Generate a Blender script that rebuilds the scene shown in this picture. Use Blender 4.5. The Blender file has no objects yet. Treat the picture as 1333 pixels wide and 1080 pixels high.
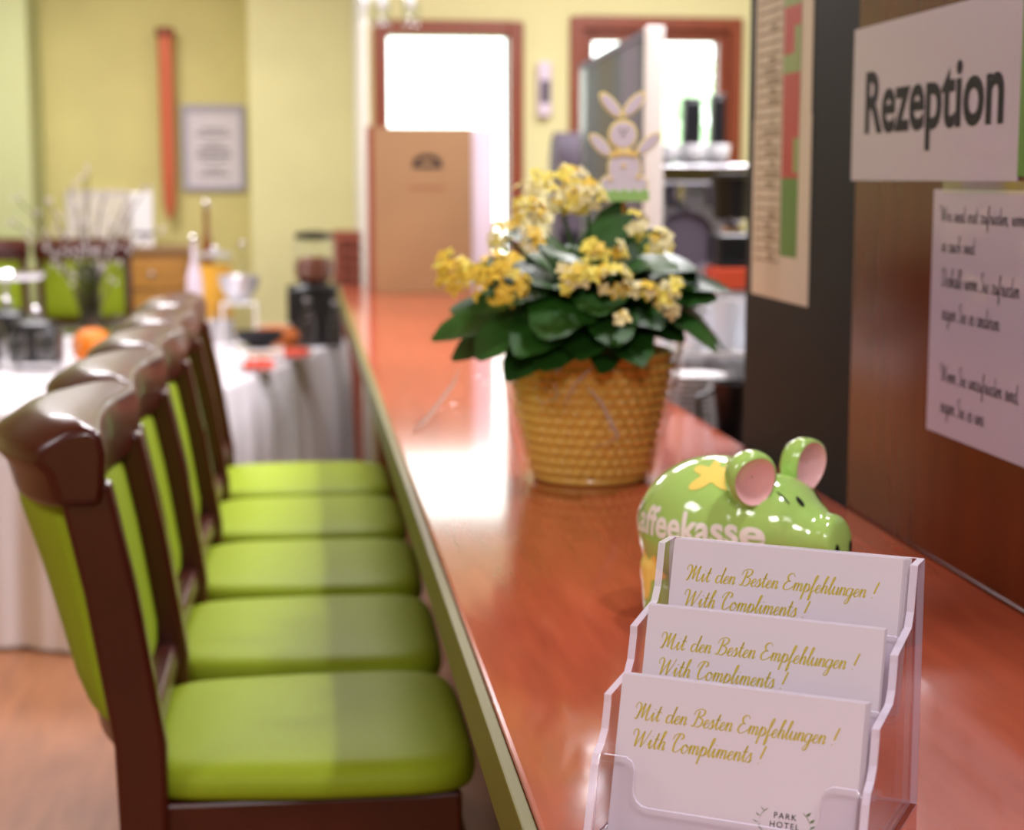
import bpy, bmesh, math, random
from math import sin, cos, pi, radians
from mathutils import Vector, Matrix
from mathutils.bvhtree import BVHTree
random.seed(7)
SC = bpy.context.scene
COL = SC.collection

# ------------------------------------------------------------------ camera
F, CZ, CT = 2250.0, 1.57, 1.10           # focal length in pixels, eye height, counter height
TH = math.atan(308 / 2250)
PS = math.atan(276 / math.hypot(2250, 308))
cd = bpy.data.cameras.new('camera'); cam = bpy.data.objects.new('camera', cd); COL.objects.link(cam)
cam.location = (0, 0, CZ); cam.rotation_euler = (pi / 2 - TH, 0, -PS)
cd.sensor_width = 36; cd.lens = F / 1333 * 36; cd.clip_start = .05; cd.clip_end = 200
cd.dof.use_dof = True; cd.dof.focus_distance = 1.36; cd.dof.aperture_fstop = 5.5
SC.camera = cam
SC.view_settings.view_transform = 'Standard'; SC.view_settings.look = 'None'
SC.view_settings.exposure = 0.0; SC.view_settings.gamma = 1
SC.view_settings.use_curve_mapping = False
SC.cycles.use_denoising = True
SC.cycles.max_bounces = 10; SC.cycles.transparent_max_bounces = 24
SC.cycles.caustics_reflective = False; SC.cycles.caustics_refractive = False
SC.cycles.sample_clamp_indirect = 6

# ------------------------------------------------------------------ world (overcast daylight) and lamps
w = bpy.data.worlds.new('world'); SC.world = w; w.use_nodes = True
bg = w.node_tree.nodes['Background']; bg.inputs[0].default_value = (.95, 1.0, .97, 1); bg.inputs[1].default_value = 5.2

def area(loc, rot, sx, sy, e, col=(1, .955, 1)):
    l = bpy.data.lights.new('ceiling_fill', 'AREA'); l.shape = 'RECTANGLE'; l.size = sx; l.size_y = sy; l.energy = e; l.color = col
    o = bpy.data.objects.new('ceiling_fill', l); o.location = loc; o.rotation_euler = rot; COL.objects.link(o); return o
def spot(loc, to, e, ang, size=.04, col=(1, .945, .97)):
    l = bpy.data.lights.new('bar_spot', 'SPOT'); l.energy = e; l.spot_size = ang; l.spot_blend = .5; l.shadow_soft_size = size; l.color = col
    o = bpy.data.objects.new('bar_spot', l); o.location = loc
    o.rotation_euler = (Vector(to) - Vector(loc)).to_track_quat('-Z', 'Y').to_euler(); COL.objects.link(o)
for (x, y, e) in ((-2.0, 1.0, 34), (.05, 5.4, 60), (-1.2, 7.9, 72), (1.5, 6.4, 34), (-.1, -1.3, 90), (1.45, 4.4, 95)):  # unseen ceiling lamps; several added as fill for cards, tablecloth and bench
    area((x, y, 2.97), (0, 0, 0), .9, .9, e)
for y in (1.35, 2.3, 3.25, 4.2, 5.2):
    spot((.74, y, 2.45), (-.12, y - .05, .8), 34, radians(66))

# ------------------------------------------------------------------ helpers
def ray(u, v):
    x, y, z = u - 666.5, 540 - v, F
    up = y * cos(TH) - z * sin(TH); fw = z * cos(TH) + y * sin(TH)
    return Vector((x * cos(PS) + fw * sin(PS), fw * cos(PS) - x * sin(PS), up))
def at_z(u, v, z): d = ray(u, v); return Vector((0, 0, CZ)) + d * ((z - CZ) / d.z)
def at_y(u, v, y): d = ray(u, v); return Vector((0, 0, CZ)) + d * (y / d.y)
def at_x(u, v, x): d = ray(u, v); return Vector((0, 0, CZ)) + d * (x / d.x)
def lin(c):
    return tuple((x / 12.92 if x <= .04045 else ((x + .055) / 1.055) ** 2.4) for x in [k / 255 for k in c]) + (1,)

def mat(name, rgb, rough=.5, metal=0, coat=0, spec=.5, noise=None, bump=0, scale=(1, 1, 1), sheen=0, emit=0, raw=None, sss=0):
    m = bpy.data.materials.new(name); m.use_nodes = True; nt = m.node_tree; b = nt.nodes['Principled BSDF']
    c = raw if raw else lin(rgb)
    b.inputs['Base Color'].default_value = c; b.inputs['Roughness'].default_value = rough
    b.inputs['Metallic'].default_value = metal; b.inputs['Coat Weight'].default_value = coat; b.inputs['Coat Roughness'].default_value = .04
    b.inputs['Specular IOR Level'].default_value = spec
    if emit: b.inputs['Emission Color'].default_value = c; b.inputs['Emission Strength'].default_value = emit
    if noise or bump:
        tc = nt.nodes.new('ShaderNodeTexCoord'); mp = nt.nodes.new('ShaderNodeMapping'); mp.inputs['Scale'].default_value = scale
        nt.links.new(tc.outputs['Object'], mp.inputs[0])
        n = nt.nodes.new('ShaderNodeTexNoise'); n.inputs['Scale'].default_value = (noise[0] if noise else 40); n.inputs['Detail'].default_value = 5
        nt.links.new(mp.outputs[0], n.inputs['Vector'])
        if noise:
            r = nt.nodes.new('ShaderNodeValToRGB'); k = noise[1]
            r.color_ramp.elements[0].position = .3; r.color_ramp.elements[1].position = .7
            r.color_ramp.elements[0].color = tuple(x * (1 - k) for x in c[:3]) + (1,)
            r.color_ramp.elements[1].color = tuple(min(1, x * (1 + k)) for x in c[:3]) + (1,)
            nt.links.new(n.outputs[0], r.inputs[0]); nt.links.new(r.outputs[0], b.inputs['Base Color'])
        if bump:
            bp = nt.nodes.new('ShaderNodeBump'); bp.inputs['Strength'].default_value = bump; bp.inputs['Distance'].default_value = .002
            nt.links.new(n.outputs[0], bp.inputs['Height']); nt.links.new(bp.outputs[0], b.inputs['Normal'])
    return m

def thin(name, tint, ior=1.45, rough=.02, diffuse=None, dmix=0, gain=1.0):
    """thin clear sheet: see-through with mirror reflection by Fresnel, optionally slightly milky"""
    m = bpy.data.materials.new(name); m.use_nodes = True; nt = m.node_tree; nt.nodes.remove(nt.nodes['Principled BSDF'])
    out = nt.nodes['Material Output']
    t = nt.nodes.new('ShaderNodeBsdfTransparent'); t.inputs[0].default_value = tint
    g = nt.nodes.new('ShaderNodeBsdfGlossy'); g.inputs['Roughness'].default_value = rough; g.inputs[0].default_value = (1, 1, 1, 1)
    lw = nt.nodes.new('ShaderNodeLayerWeight'); lw.inputs['Blend'].default_value = .5
    pw = nt.nodes.new('ShaderNodeMath'); pw.operation = 'POWER'; pw.inputs[1].default_value = 4.0
    f = nt.nodes.new('ShaderNodeMath'); f.operation = 'MULTIPLY_ADD'; f.inputs[1].default_value = .7; f.inputs[2].default_value = ((ior - 1) / (ior + 1)) ** 2
    nt.links.new(lw.outputs['Facing'], pw.inputs[0]); nt.links.new(pw.outputs[0], f.inputs[0])
    mx = nt.nodes.new('ShaderNodeMixShader'); base = t.outputs[0]
    if diffuse:
        d = nt.nodes.new('ShaderNodeBsdfTranslucent' if dmix < 0 else 'ShaderNodeBsdfDiffuse'); d.inputs[0].default_value = diffuse
        m2 = nt.nodes.new('ShaderNodeMixShader'); m2.inputs[0].default_value = abs(dmix)
        nt.links.new(t.outputs[0], m2.inputs[1]); nt.links.new(d.outputs[0], m2.inputs[2]); base = m2.outputs[0]
    nt.links.new(f.outputs[0], mx.inputs[0]); nt.links.new(base, mx.inputs[1]); nt.links.new(g.outputs[0], mx.inputs[2])
    nt.links.new(mx.outputs[0], out.inputs[0]); return m

class MB:
    """collects shapes, then links them as ONE mesh object"""
    def __init__(s): s.v = []; s.f = []; s.mi = []; s.cur = 0; s.M = Matrix()
    def add(s, vs, fs, mi=None):
        o = len(s.v); s.v += [tuple(s.M @ Vector(p)) for p in vs]; s.f += [tuple(i + o for i in f) for f in fs]
        s.mi += [s.cur if mi is None else mi] * len(fs); return s
    def box(s, a, b):
        (x0, y0, z0), (x1, y1, z1) = a, b
        return s.add([(x0, y0, z0), (x1, y0, z0), (x1, y1, z0), (x0, y1, z0), (x0, y0, z1), (x1, y0, z1), (x1, y1, z1), (x0, y1, z1)],
                     [(3, 2, 1, 0), (4, 5, 6, 7), (0, 1, 5, 4), (1, 2, 6, 5), (2, 3, 7, 6), (3, 0, 4, 7)])
    def loft(s, rings, caps=True, closed=True):
        n = len(rings[0]); vs = [p for r in rings for p in r]; fs = []
        for i in range(len(rings) - 1):
            for j in range(n if closed else n - 1):
                k = (j + 1) % n; fs.append((i * n + j, i * n + k, (i + 1) * n + k, (i + 1) * n + j))
        if caps: fs += [tuple(range(n - 1, -1, -1)), tuple(range((len(rings) - 1) * n, len(rings) * n))]
        return s.add(vs, fs)
    def lathe(s, prof, c=(0, 0, 0), n=28, caps=True):
        return s.loft([[(c[0] + r * cos(2 * pi * j / n), c[1] + r * sin(2 * pi * j / n), c[2] + z) for j in range(n)] for r, z in prof], caps)
    def tube(s, pts, r, n=10, rad=None, sq=1):
        pts = [Vector(p) for p in pts]; rings = []; u = None
        for i, p in enumerate(pts):
            d = (pts[min(i + 1, len(pts) - 1)] - pts[max(i - 1, 0)]).normalized()
            if u is None: u = d.orthogonal().normalized()
            u = (u - d * u.dot(d)).normalized(); q = d.cross(u); rr = rad[i] if rad else r
            rings.append([tuple(p + u * rr * cos(2 * pi * j / n) + q * rr * sq * sin(2 * pi * j / n)) for j in range(n)])
        return s.loft(rings)
    def prism(s, poly, h0, h1, ax='z', edge_mi=None):
        """extrude a 2-D outline along an axis"""
        def P(a, b, h): return {'z': (a, b, h), 'y': (a, h, b), 'x': (h, a, b)}[ax]
        n = len(poly)
        s.add([P(a, b, h0) for a, b in poly] + [P(a, b, h1) for a, b in poly], [tuple(range(n)), tuple(range(2 * n - 1, n - 1, -1))])
        o = [P(a, b, h0) for a, b in poly] + [P(a, b, h1) for a, b in poly]
        return s.add(o, [(i, i + n, (i + 1) % n + n, (i + 1) % n) for i in range(n)], edge_mi)
    def ball(s, c, r, n=14, m=10):
        r = (r, r, r) if not hasattr(r, '__len__') else r
        rings = [[(c[0] + r[0] * sin(pi * i / m) * cos(2 * pi * j / n), c[1] + r[1] * sin(pi * i / m) * sin(2 * pi * j / n), c[2] - r[2] * cos(pi * i / m)) for j in range(n)] for i in range(m + 1)]
        rings[0] = [(c[0] + 1e-5 * (p[0] - c[0]), c[1] + 1e-5 * (p[1] - c[1]), p[2]) for p in rings[1]]; rings[0] = [(a, b, c[2] - r[2]) for a, b, _ in rings[0]]
        rings[-1] = [(a, b, c[2] + r[2]) for a, b, _ in rings[0]]
        return s.loft(rings)
    def build(s, name, m, parent=None, smooth=True, bevel=0, seg=2, subsurf=0, angle=35, weld=True):
        me = bpy.data.meshes.new(name); me.from_pydata(s.v, [], s.f)
        ms = m if isinstance(m, (list, tuple)) else [m]
        for x in ms: me.materials.append(x)
        for p, i in zip(me.polygons, s.mi): p.material_index = i
        bm = bmesh.new(); bm.from_mesh(me)
        if weld: bmesh.ops.remove_doubles(bm, verts=bm.verts, dist=1e-5)
        bmesh.ops.recalc_face_normals(bm, faces=bm.faces)
        for e in bm.edges: e.smooth = not (len(e.link_faces) == 2 and e.calc_face_angle(0) > radians(angle))
        for f in bm.faces: f.smooth = smooth
        bm.to_mesh(me); bm.free()
        o = bpy.data.objects.new(name, me); COL.objects.link(o)
        if parent: o.parent = parent
        if bevel:
            b = o.modifiers.new('bevel', 'BEVEL'); b.width = bevel; b.segments = seg; b.limit_method = 'ANGLE'; b.angle_limit = radians(40)
        if subsurf:
            b = o.modifiers.new('sub', 'SUBSURF'); b.levels = subsurf; b.render_levels = subsurf
        return o

def tag(o, label=None, cat=None, group=None, kind=None):
    for k, v in (('label', label), ('category', cat), ('group', group), ('kind', kind)):
        if v: o[k] = v
    return o
def thing(name, loc, label, cat, rz=0, group=None):
    o = bpy.data.objects.new(name, None); COL.objects.link(o); o.location = loc; o.rotation_euler = (0, 0, rz); o.empty_display_size = .1
    return tag(o, label, cat, group)
def struct(o): o['kind'] = 'structure'; return o
def dup(root, loc, rz, label, group=None):
    r = root.copy(); COL.objects.link(r); r.location = loc; r.rotation_euler = (0, 0, rz); r['label'] = label
    if group: r['group'] = group
    for ch in list(root.children):
        c = ch.copy(); COL.objects.link(c); c.parent = r
        for g in ch.children:
            d = g.copy(); COL.objects.link(d); d.parent = c
    return r
def font_mesh(body, size=1, bold=0, shear=0, align='LEFT', space=1):
    cu = bpy.data.curves.new('t', 'FONT'); cu.body = body; cu.size = size; cu.offset = bold; cu.shear = shear; cu.align_x = align; cu.space_character = space
    cu.resolution_u = 4; o = bpy.data.objects.new('t', cu); COL.objects.link(o)
    dg = bpy.context.evaluated_depsgraph_get(); me = bpy.data.meshes.new_from_object(o.evaluated_get(dg))
    vs = [tuple(v.co) for v in me.vertices]; fs = [tuple(p.vertices) for p in me.polygons]
    bpy.data.objects.remove(o); return vs, fs

# ---- pen lettering: strokes on a 10-unit x-height
G = {
 'i': (6, [[(0,3),(1.6,8),(2.6,10),(2.6,4),(3.3,.5),(4.6,0),(6.5,3)], [(3.4,14.5),(3.6,14)]]),
 't': (7, [[(0,3),(2.6,9),(3.8,19),(3.2,9),(3.3,3),(4.4,.3),(6,.8),(7.5,3)], [(.5,11.5),(7,11.7)]]),
 'd': (11, [[(7.8,8.5),(5.5,10),(2.3,9),(1,5),(2,1),(4.5,0),(7,3),(8.5,10),(9.3,21)], [(9.3,21),(8.3,9),(8.8,2),(10,0),(12,3)]]),
 'e': (7.5, [[(0,3),(4,5),(6.3,7.5),(5.5,10),(3,9),(1.7,5),(2.5,1),(5,0),(8,3)]]),
 'n': (9.5, [[(0,3),(1.6,9),(2.4,10),(2.5,5),(2.3,0)], [(2.4,4),(4.5,9),(6.5,10),(7.5,8),(7.2,3),(8,0),(10,3)]]),
 'm': (14, [[(0,3),(1.6,9),(2.4,10),(2.5,5),(2.3,0)], [(2.4,4),(4.2,9),(6,10),(6.8,8),(6.6,0)], [(6.7,4),(8.7,9),(10.5,10),(11.5,8),(11.3,3),(12.2,0),(14.5,3)]]),
 's': (6.8, [[(0,3),(3.5,11),(4.4,8),(5.4,4),(4.5,.5),(2,0),(.5,1.5)], [(4.5,.5),(7.2,3)]]),
 'p': (9.5, [[(0,3),(2,9),(3,10.5),(2.5,0),(2,-10)], [(2.7,5),(4.5,9.5),(7,9.5),(8.2,5.5),(7,1),(4.5,0),(3,1.5)], [(7,1),(10,3)]]),
 'f': (7, [[(0,3),(4,11),(6,20),(5,22),(3.5,18),(3,5),(2.5,-8),(3.2,-10),(4.5,-6),(4,0),(7.2,3)]]),
 'h': (9.5, [[(0,3),(4,14),(5.5,21),(4.3,22),(3,17),(2.5,0)], [(2.6,4),(4.5,9),(6.5,10),(7.5,8),(7.2,3),(8.2,0),(10,3)]]),
 'l': (6, [[(0,3),(4,13),(5.3,20.5),(4.2,22),(3,18),(2.7,5),(3.5,.5),(5,0),(6.5,3)]]),
 'u': (9.5, [[(0,3),(1.5,9),(2,10),(1.9,4),(3,.3),(5,.8),(7,5),(7.6,10)], [(7.6,10),(7.4,3),(8.3,0),(10,3)]]),
 'g': (10, [[(7.8,8.5),(5.5,10),(2.3,9),(1,5),(2,1),(4.5,0),(7,3),(8.2,10)], [(8.2,10),(7.8,0),(6.5,-8),(4,-10),(2.5,-8),(5,-3),(10.5,3)]]),
 'o': (9, [[(5,10),(2,8.5),(1,4.5),(2.5,.4),(5,0),(7.3,3),(7.2,7.5),(5,10),(6.5,7.5),(9.2,8)]]),
 'a': (10, [[(7.8,8.5),(5.5,10),(2.3,9),(1,5),(2,1),(4.5,0),(7,3),(8,10)], [(8,10),(7.6,3),(8.5,0),(10.5,3)]]),
 'r': (8, [[(0,3),(2,10.5),(3,9),(5.5,9.3),(5,5),(5.3,1),(6.5,0),(8.5,3)]]),
 'z': (8, [[(0,8.5),(2,10),(6,9.5),(2.5,4),(1,.5),(4,1),(7,.3),(8.5,2.5)]]),
 'c': (8, [[(7,8),(5,10),(2.2,8.5),(1,4.5),(2.5,.5),(5,0),(8.3,3)]]),
 'b': (9, [[(0,3),(4,14),(5.2,21),(4,22),(2.8,17),(2.5,3),(4,0),(6.5,1),(7.5,6),(6.5,9),(9,8.5)]]),
 'w': (11, [[(0,3),(1.2,10),(1.6,3),(3,0),(5,2.5),(5.8,9.5),(5.9,3),(7.2,0),(9.2,3),(9.6,9.5),(11.5,8.5)]]),
 'M': (18, [[(-4,13),(-5.5,16),(-4,20),(-1,20),(1.5,16),(1.5,9),(.5,2),(-1,0),(-2.5,1.5)], [(.2,1),(2.8,10),(6,20)], [(6,20),(6,10),(6.8,2)], [(6.8,2),(9.5,11),(12.5,20)], [(12.5,20),(12.2,8),(13,1),(15,0),(18,3)]]),
 'B': (14, [[(4.5,19.5),(4,10),(2.8,2),(.5,0),(-1.2,2)], [(-1.5,14),(0,19.5),(6,22),(11,20.5),(11,15.5),(6,11.7)], [(6,11.7),(11.3,9.5),(12,4),(8,0),(4.5,.8)]]),
 'E': (12.5, [[(10.5,18),(8.5,21.3),(4.5,21.3),(1.8,17.5),(4,12.5),(7,11.7),(3,11),(.2,6.5),(1,1.5),(5,0),(9,2),(12,5)]]),
 'W': (17, [[(-4,13),(-5.5,16),(-4,20),(-1,20),(.8,16),(1,8),(1.5,0)], [(1.5,0),(5,10),(8.3,19)], [(8.3,19),(8.2,9),(9,0)], [(9,0),(13,10),(16,21)]]),
 'C': (13, [[(-1,14),(0,19),(5,22),(10,21),(11,17.5),(9,15.5)], [(6,21.5),(3.5,14),(2.8,7),(4,1),(7,0),(10,2),(13,5)]]),
 'S': (10.5, [[(9.5,18),(7.3,21.5),(3.7,20.5),(3.2,16),(6.2,12),(8.2,6),(6.2,1),(2.2,0),(-.5,2.5)]]),
 'D': (14, [[(3.5,20),(2.8,10),(1.7,1),(0,1.5)], [(-2,16),(2,21),(8,20.5),(12,14),(10.5,4.5),(5.5,0),(1.7,1)]]),
 '!': (5, [[(4,21),(3,14),(2,6)], [(1.6,1.2),(1.5,.5)]]), ',': (4, [[(1.5,1),(1,-2)]]), '.': (4, [[(1,1),(1.1,.4)]]), ' ': (8, []),
}
def pen(text, shear=.28, thick=1.1, thinw=.45, wig=0):
    """flat ribbons (thick down-strokes, thin up-strokes); returns quads and the length, in units"""
    quads = []; x = 0
    for ch in text:
        adv, strokes = G[ch]
        for st in strokes:
            P = [Vector((p[0] + wig * random.uniform(-1, 1), p[1] + wig * random.uniform(-1, 1))) for p in st]; pts = []
            for i in range(len(P) - 1):
                a, b, c, d = P[max(i - 1, 0)], P[i], P[i + 1], P[min(i + 2, len(P) - 1)]
                for k in range(5):
                    t = k / 5; pts.append(.5 * ((2 * b) + (c - a) * t + (2 * a - 5 * b + 4 * c - d) * t * t + (3 * b - a - 3 * c + d) * t ** 3))
            pts.append(P[-1]); pts = [Vector((p.x + p.y * shear + x, p.y)) for p in pts]; L = []
            for i, p in enumerate(pts):
                d = pts[min(i + 1, len(pts) - 1)] - pts[max(i - 1, 0)]; d.normalize() if d.length else None
                h = thinw + (thick - thinw) * max(0, -d.y) ** 1.3; nrm = Vector((-d.y, d.x)) * h
                L.append((p + nrm, p - nrm))
            for i in range(len(L) - 1): quads.append((L[i][0], L[i][1], L[i + 1][1], L[i + 1][0]))
        x += adv
    return quads, x
def ink(mb, quads, fn):
    for q in quads: mb.add([fn(p.x, p.y) for p in q], [(0, 1, 2, 3)])

# ------------------------------------------------------------------ materials
M = {
 'wall': mat('yellow wall paint', (212, 203, 134), .85, noise=(3, .05)),
 'wall_col_lit': mat('yellow wall paint lit column', (225, 221, 164), .85, noise=(3, .04)), 'wall_door_lit': mat('yellow wall paint lit door side', (222, 218, 162), .85),  # same yellow wall; stronger light on column and door wall put into colour
 'wall_green': mat('lime wall paint', (188, 194, 140), .85),
 'white': mat('white paint', (240, 238, 232), .5), 'ceil': mat('ceiling', (238, 234, 222), .9),
 'floor': mat('laminate floor', (158, 106, 72), .42, noise=(6, .16), scale=(5, .6, 1)),
 'mahog': mat('mahogany counter lacquer', (172, 82, 56), .10, coat=.12, noise=(5, .13), scale=(9, 1.1, 9)),
 'mahog_dark': mat('brown wall panel lacquer', (98, 40, 20), .22, spec=.22, noise=(3, .12), scale=(6, 6, .8)),
 'chairwood': mat('dark mahogany chair wood', (68, 21, 13), .3, spec=.4, coat=.2, noise=(8, .2), scale=(1, 1, .3)),
 'seat': mat('lime green leatherette', (140, 160, 33), .55, spec=.18, bump=.15, noise=(160, .04)),
 'olive': mat('olive green counter edge', (104, 99, 30), .5),
 'frame': mat('reddish brown door wood', (134, 66, 40), .35, noise=(6, .15), scale=(6, 6, .6)),
 'black': mat('black pillar paint', (20, 21, 21), .6, spec=.15), 'blackp': mat('black plastic', (24, 24, 28), .3), 'dark': mat('dark grey', (36, 34, 38), .5, spec=.2),
 'paper': mat('paper', (214, 207, 210), .6), 'lam': mat('laminated paper', (196, 184, 222), .3, coat=.4),
 'card': mat('card stock', (206, 198, 210), .75), 'gold': mat('gold olive ink', (186, 168, 44), .5), 'ink': mat('black ink', (26, 22, 24), .6, spec=.15),
 'steel': mat('brushed steel', (214, 214, 220), .3, metal=.65), 'chrome': mat('chrome', (225, 225, 230), .08, metal=1), 'porc': mat('white porcelain', (240, 240, 242), .15, coat=.5),
 'cloth': mat('white cloth', (236, 232, 238), .9, bump=.1), 'glass': thin('clear glass', (.95, .97, .97, 1), 1.5),
 'glass_lit': thin('milky lit tumbler glass', (.96, .97, .98, 1), 1.5, .02, (.93, .94, .97, 1), .4), 'smoke': thin('grey vase glass', (.70, .74, .71, 1), 1.5),  # milky white put into tumbler glass to make it look brightly lit
 'frame_lilac': mat('lilac grey frame', (172, 168, 178), .5), 'fold_glint': thin('cellophane fold', (1, .99, .98, 1), 1.4, .08, (1, .93, .90, 1), .5),
 'pane': thin('window pane', (.98, 1, .99, 1), 1.3),
 'acryl': thin('clear acrylic', (.975, .968, .99, 1), 1.42, .03), 'acryl_edge': thin('acrylic edge', (.86, .84, .97, 1), 1.5, .08, (.86, .82, 1, 1), .62),
 'cello': thin('cellophane', (.985, .98, .975, 1), 1.33, .06),
 'pot': mat('golden yellow pot glaze', (234, 192, 92), .3, coat=.2), 'soil': mat('potting soil', (50, 36, 24), .95),
 'leaf': mat('dark green leaf', (38, 84, 24), .42, noise=(25, .3)), 'petal': mat('yellow petal', (253, 232, 104), .55, noise=(60, .12)), 'petal2': mat('deep yellow petal', (250, 212, 74), .55, noise=(60, .12)), 'petal3': mat('pale yellow petal', (254, 246, 190), .55),
 'pig': mat('green glaze', (164, 204, 108), .12, coat=.8), 'pink': mat('pink glaze', (250, 200, 204), .15, coat=.8), 'star': mat('yellow glaze', (244, 216, 112), .15, coat=.8), 'pigwhite': mat('white relief glaze', (240, 236, 232), .25, coat=.4),
 'bun_y': mat('pale yellow paint', (246, 230, 150), .5), 'bun_w': mat('lilac white paint', (226, 216, 232), .45), 'bun_o': mat('orange yellow paint', (246, 212, 130), .5), 'grass': mat('pale green paint', (160, 205, 120), .5),
 'beige': mat('beige board', (150, 116, 78), .5, noise=(4, .06)), 'lilac': mat('lilac white', (222, 208, 222), .5), 'copper': mat('copper red pole', (214, 112, 80), .3, metal=.3),
 'oak': mat('golden oak', (176, 124, 52), .45, noise=(6, .18), scale=(.7, 6, 6)), 'orange': mat('orange', (238, 128, 24), .5), 'red': mat('tomato red', (206, 62, 30), .3), 'juice': mat('orange juice', (240, 176, 60), .25),
 'bread': mat('bread crust', (176, 98, 44), .8), 'brown': mat('coffee brown', (112, 62, 42), .4), 'twig': mat('grey brown twig', (92, 80, 62), .9), 'bud': mat('pale willow bud', (214, 206, 208), .9),
 'redp': mat('chart red', (196, 58, 46), .5), 'greenp': mat('chart green', (92, 146, 40), .5), 'lgreenp': mat('chart pale green', (150, 180, 100), .5), 'chart': mat('chart paper', (234, 226, 210), .6), 'grid': mat('chart ruling', (160, 140, 110), .6),
 'menu': mat('brown menu cover', (138, 66, 44), .5), 'stripe': mat('grey violet slat', (84, 76, 88), .55, spec=.2), 'stripe2': mat('olive slat', (60, 52, 30), .55, spec=.2), 'orangered': mat('orange red plastic', (214, 82, 48), .4),
 'logo': mat('grey green logo', (90, 110, 60), .5), 'tree': mat('tree leaves', (200, 225, 190), .7), 'turf': mat('lawn', (110, 160, 80), .9), 'trunk': mat('bark', (90, 70, 55), .9), 'bottle': mat('amber glass', (120, 66, 20), .08, coat=.6),
}

# ------------------------------------------------------------------ setting
def wallbox(name, a, b, m): return struct(MB().box(a, b).build(name, m, smooth=False))
wallbox('floor', (-4, -3, -.1), (4, 10.3, 0), M['floor'])
wallbox('ceiling', (-4, -3, 3.0), (4, 10.3, 3.1), M['ceil'])
wallbox('wall_left', (-4.2, -3, 0), (-4, 10.3, 3), M['wall'])
wallbox('wall_right', (4, -3, 0), (4.2, 10.3, 3), M['wall'])
wallbox('wall_rear', (-4.2, -3.2, 0), (4.2, -3, 3), M['wall'])
wallbox('wall_partition', (.777, -3, 0), (.86, 2.381, 3), M['mahog_dark'])
wallbox('wall_pillar', (.777, 2.381, 0), (.95, 2.978, 3), M['black'])
YB = 7.75
dL, dR, dT = .329, .991, 2.253          # glazed door opening
wL, wR, wT, wB = 1.20, 1.982, 2.281, .45
b = MB()
b.box((.31, YB, 0), (dL, YB + .3, 3)); b.box((dL, YB, dT), (dR, YB + .3, 3)); b.box((dR, YB, 0), (wL, YB + .3, 3))
b.box((wL, YB, wT), (wR, YB + .3, 3)); b.box((wL, YB, 0), (wR, YB + .3, wB)); b.box((wR, YB, 0), (4, YB + .3, 3))
struct(b.build('wall_back', M['wall_door_lit'], smooth=False))
wallbox('wall_alcove', (-4, 10.0, 0), (.31, 10.3, 3), M['wall'])
wallbox('wall_side', (.31, YB + .3, 0), (.328, 10.3, 3), M['white'])
wallbox('wall_reveal_lit', (.300, YB + .02, 0), (.3095, 9.69, 3), M['white'])  # wall reveal, painted white to carry the strong light on it
wallbox('wall_column', (-.27, 9.7, 0), (.3095, 10.0, 3), M['wall_col_lit'])
wallbox('wall_pilaster', (-2.6, 9.5, 0), (at_y(38, 150, 9.5).x, 10.0, 3), M['wall_green'])
# glazed door
d = struct(thing('door_1', (dL, YB, 0), None, None))
W = dR - dL
b = MB(); t = .062
b.box((0, -.03, 0), (t, .12, dT)); b.box((W - t, -.03, 0), (W, .12, dT)); b.box((t, -.03, dT - t), (W - t, .12, dT))
b.build('door_frame', M['frame'], d, False, .006)
b = MB(); b.box((t, .03, .25), (W - t, .04, dT - t)); b.build('door_glass', M['pane'], d, False)
b = MB(); b.box((t, 0, 0), (W - t, .06, .25)); b.build('door_bottom_rail', M['frame'], d, False, .004)
b = MB().tube([(W - t - .03, -.02, 1.05), (W - t - .03, -.06, 1.05), (W - t - .15, -.06, 1.05)], .011); b.build('door_handle', M['steel'], d)
# window
d = struct(thing('window_1', (wL, YB, wB), None, None)); W = wR - wL; H = wT - wB; t = .105
b = MB(); b.box((0, -.03, 0), (t * .55, .1, H)); b.box((W - t * .55, -.03, 0), (W, .1, H)); b.box((t * .55, -.03, H - t * .55), (W - t * .55, .1, H)); b.box((t * .55, -.03, 0), (W - t * .55, .1, t * .55))
b.build('window_frame', M['frame'], d, False, .006)
b = MB(); i = t * .55
b.box((i, .0, i), (t, .08, H - i)); b.box((W - t, .0, i), (W - i, .08, H - i)); b.box((t, .0, H - t), (W - t, .08, H - i)); b.box((t, .0, i), (W - t, .08, t))
b.build('window_sash', M['frame'], d, False, .006)
b = MB(); b.box((t, .035, t), (W - t, .045, H - t)); b.build('window_glass', M['pane'], d, False)
wallbox('ground_outside', (-12, 10.32, -.25), (14, 40, -.15), M['turf'])

# ------------------------------------------------------------------ bar counter
bar = thing('bar_counter', (.154, .3, 0), 'long glossy mahogany bar counter with olive green edge running into the room', 'bar counter')
b = MB().box((.012, 0, 1.045), (.621, 7.38, CT)); b.build('counter_top', M['mahog'], bar, False, .004)
b = MB().box((0, 0, 1.04), (.0115, 7.38, CT - .003)); b.build('edge_band', M['olive'], bar, False, .002)
b = MB().box((.30, .05, .1), (.33, 7.33, 1.04)); b.build('front_panel', M['olive'], bar, False)
b = MB().box((.33, .1, 0), (.60, 7.3, .1)); b.build('plinth', M['black'], bar, False)

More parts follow.
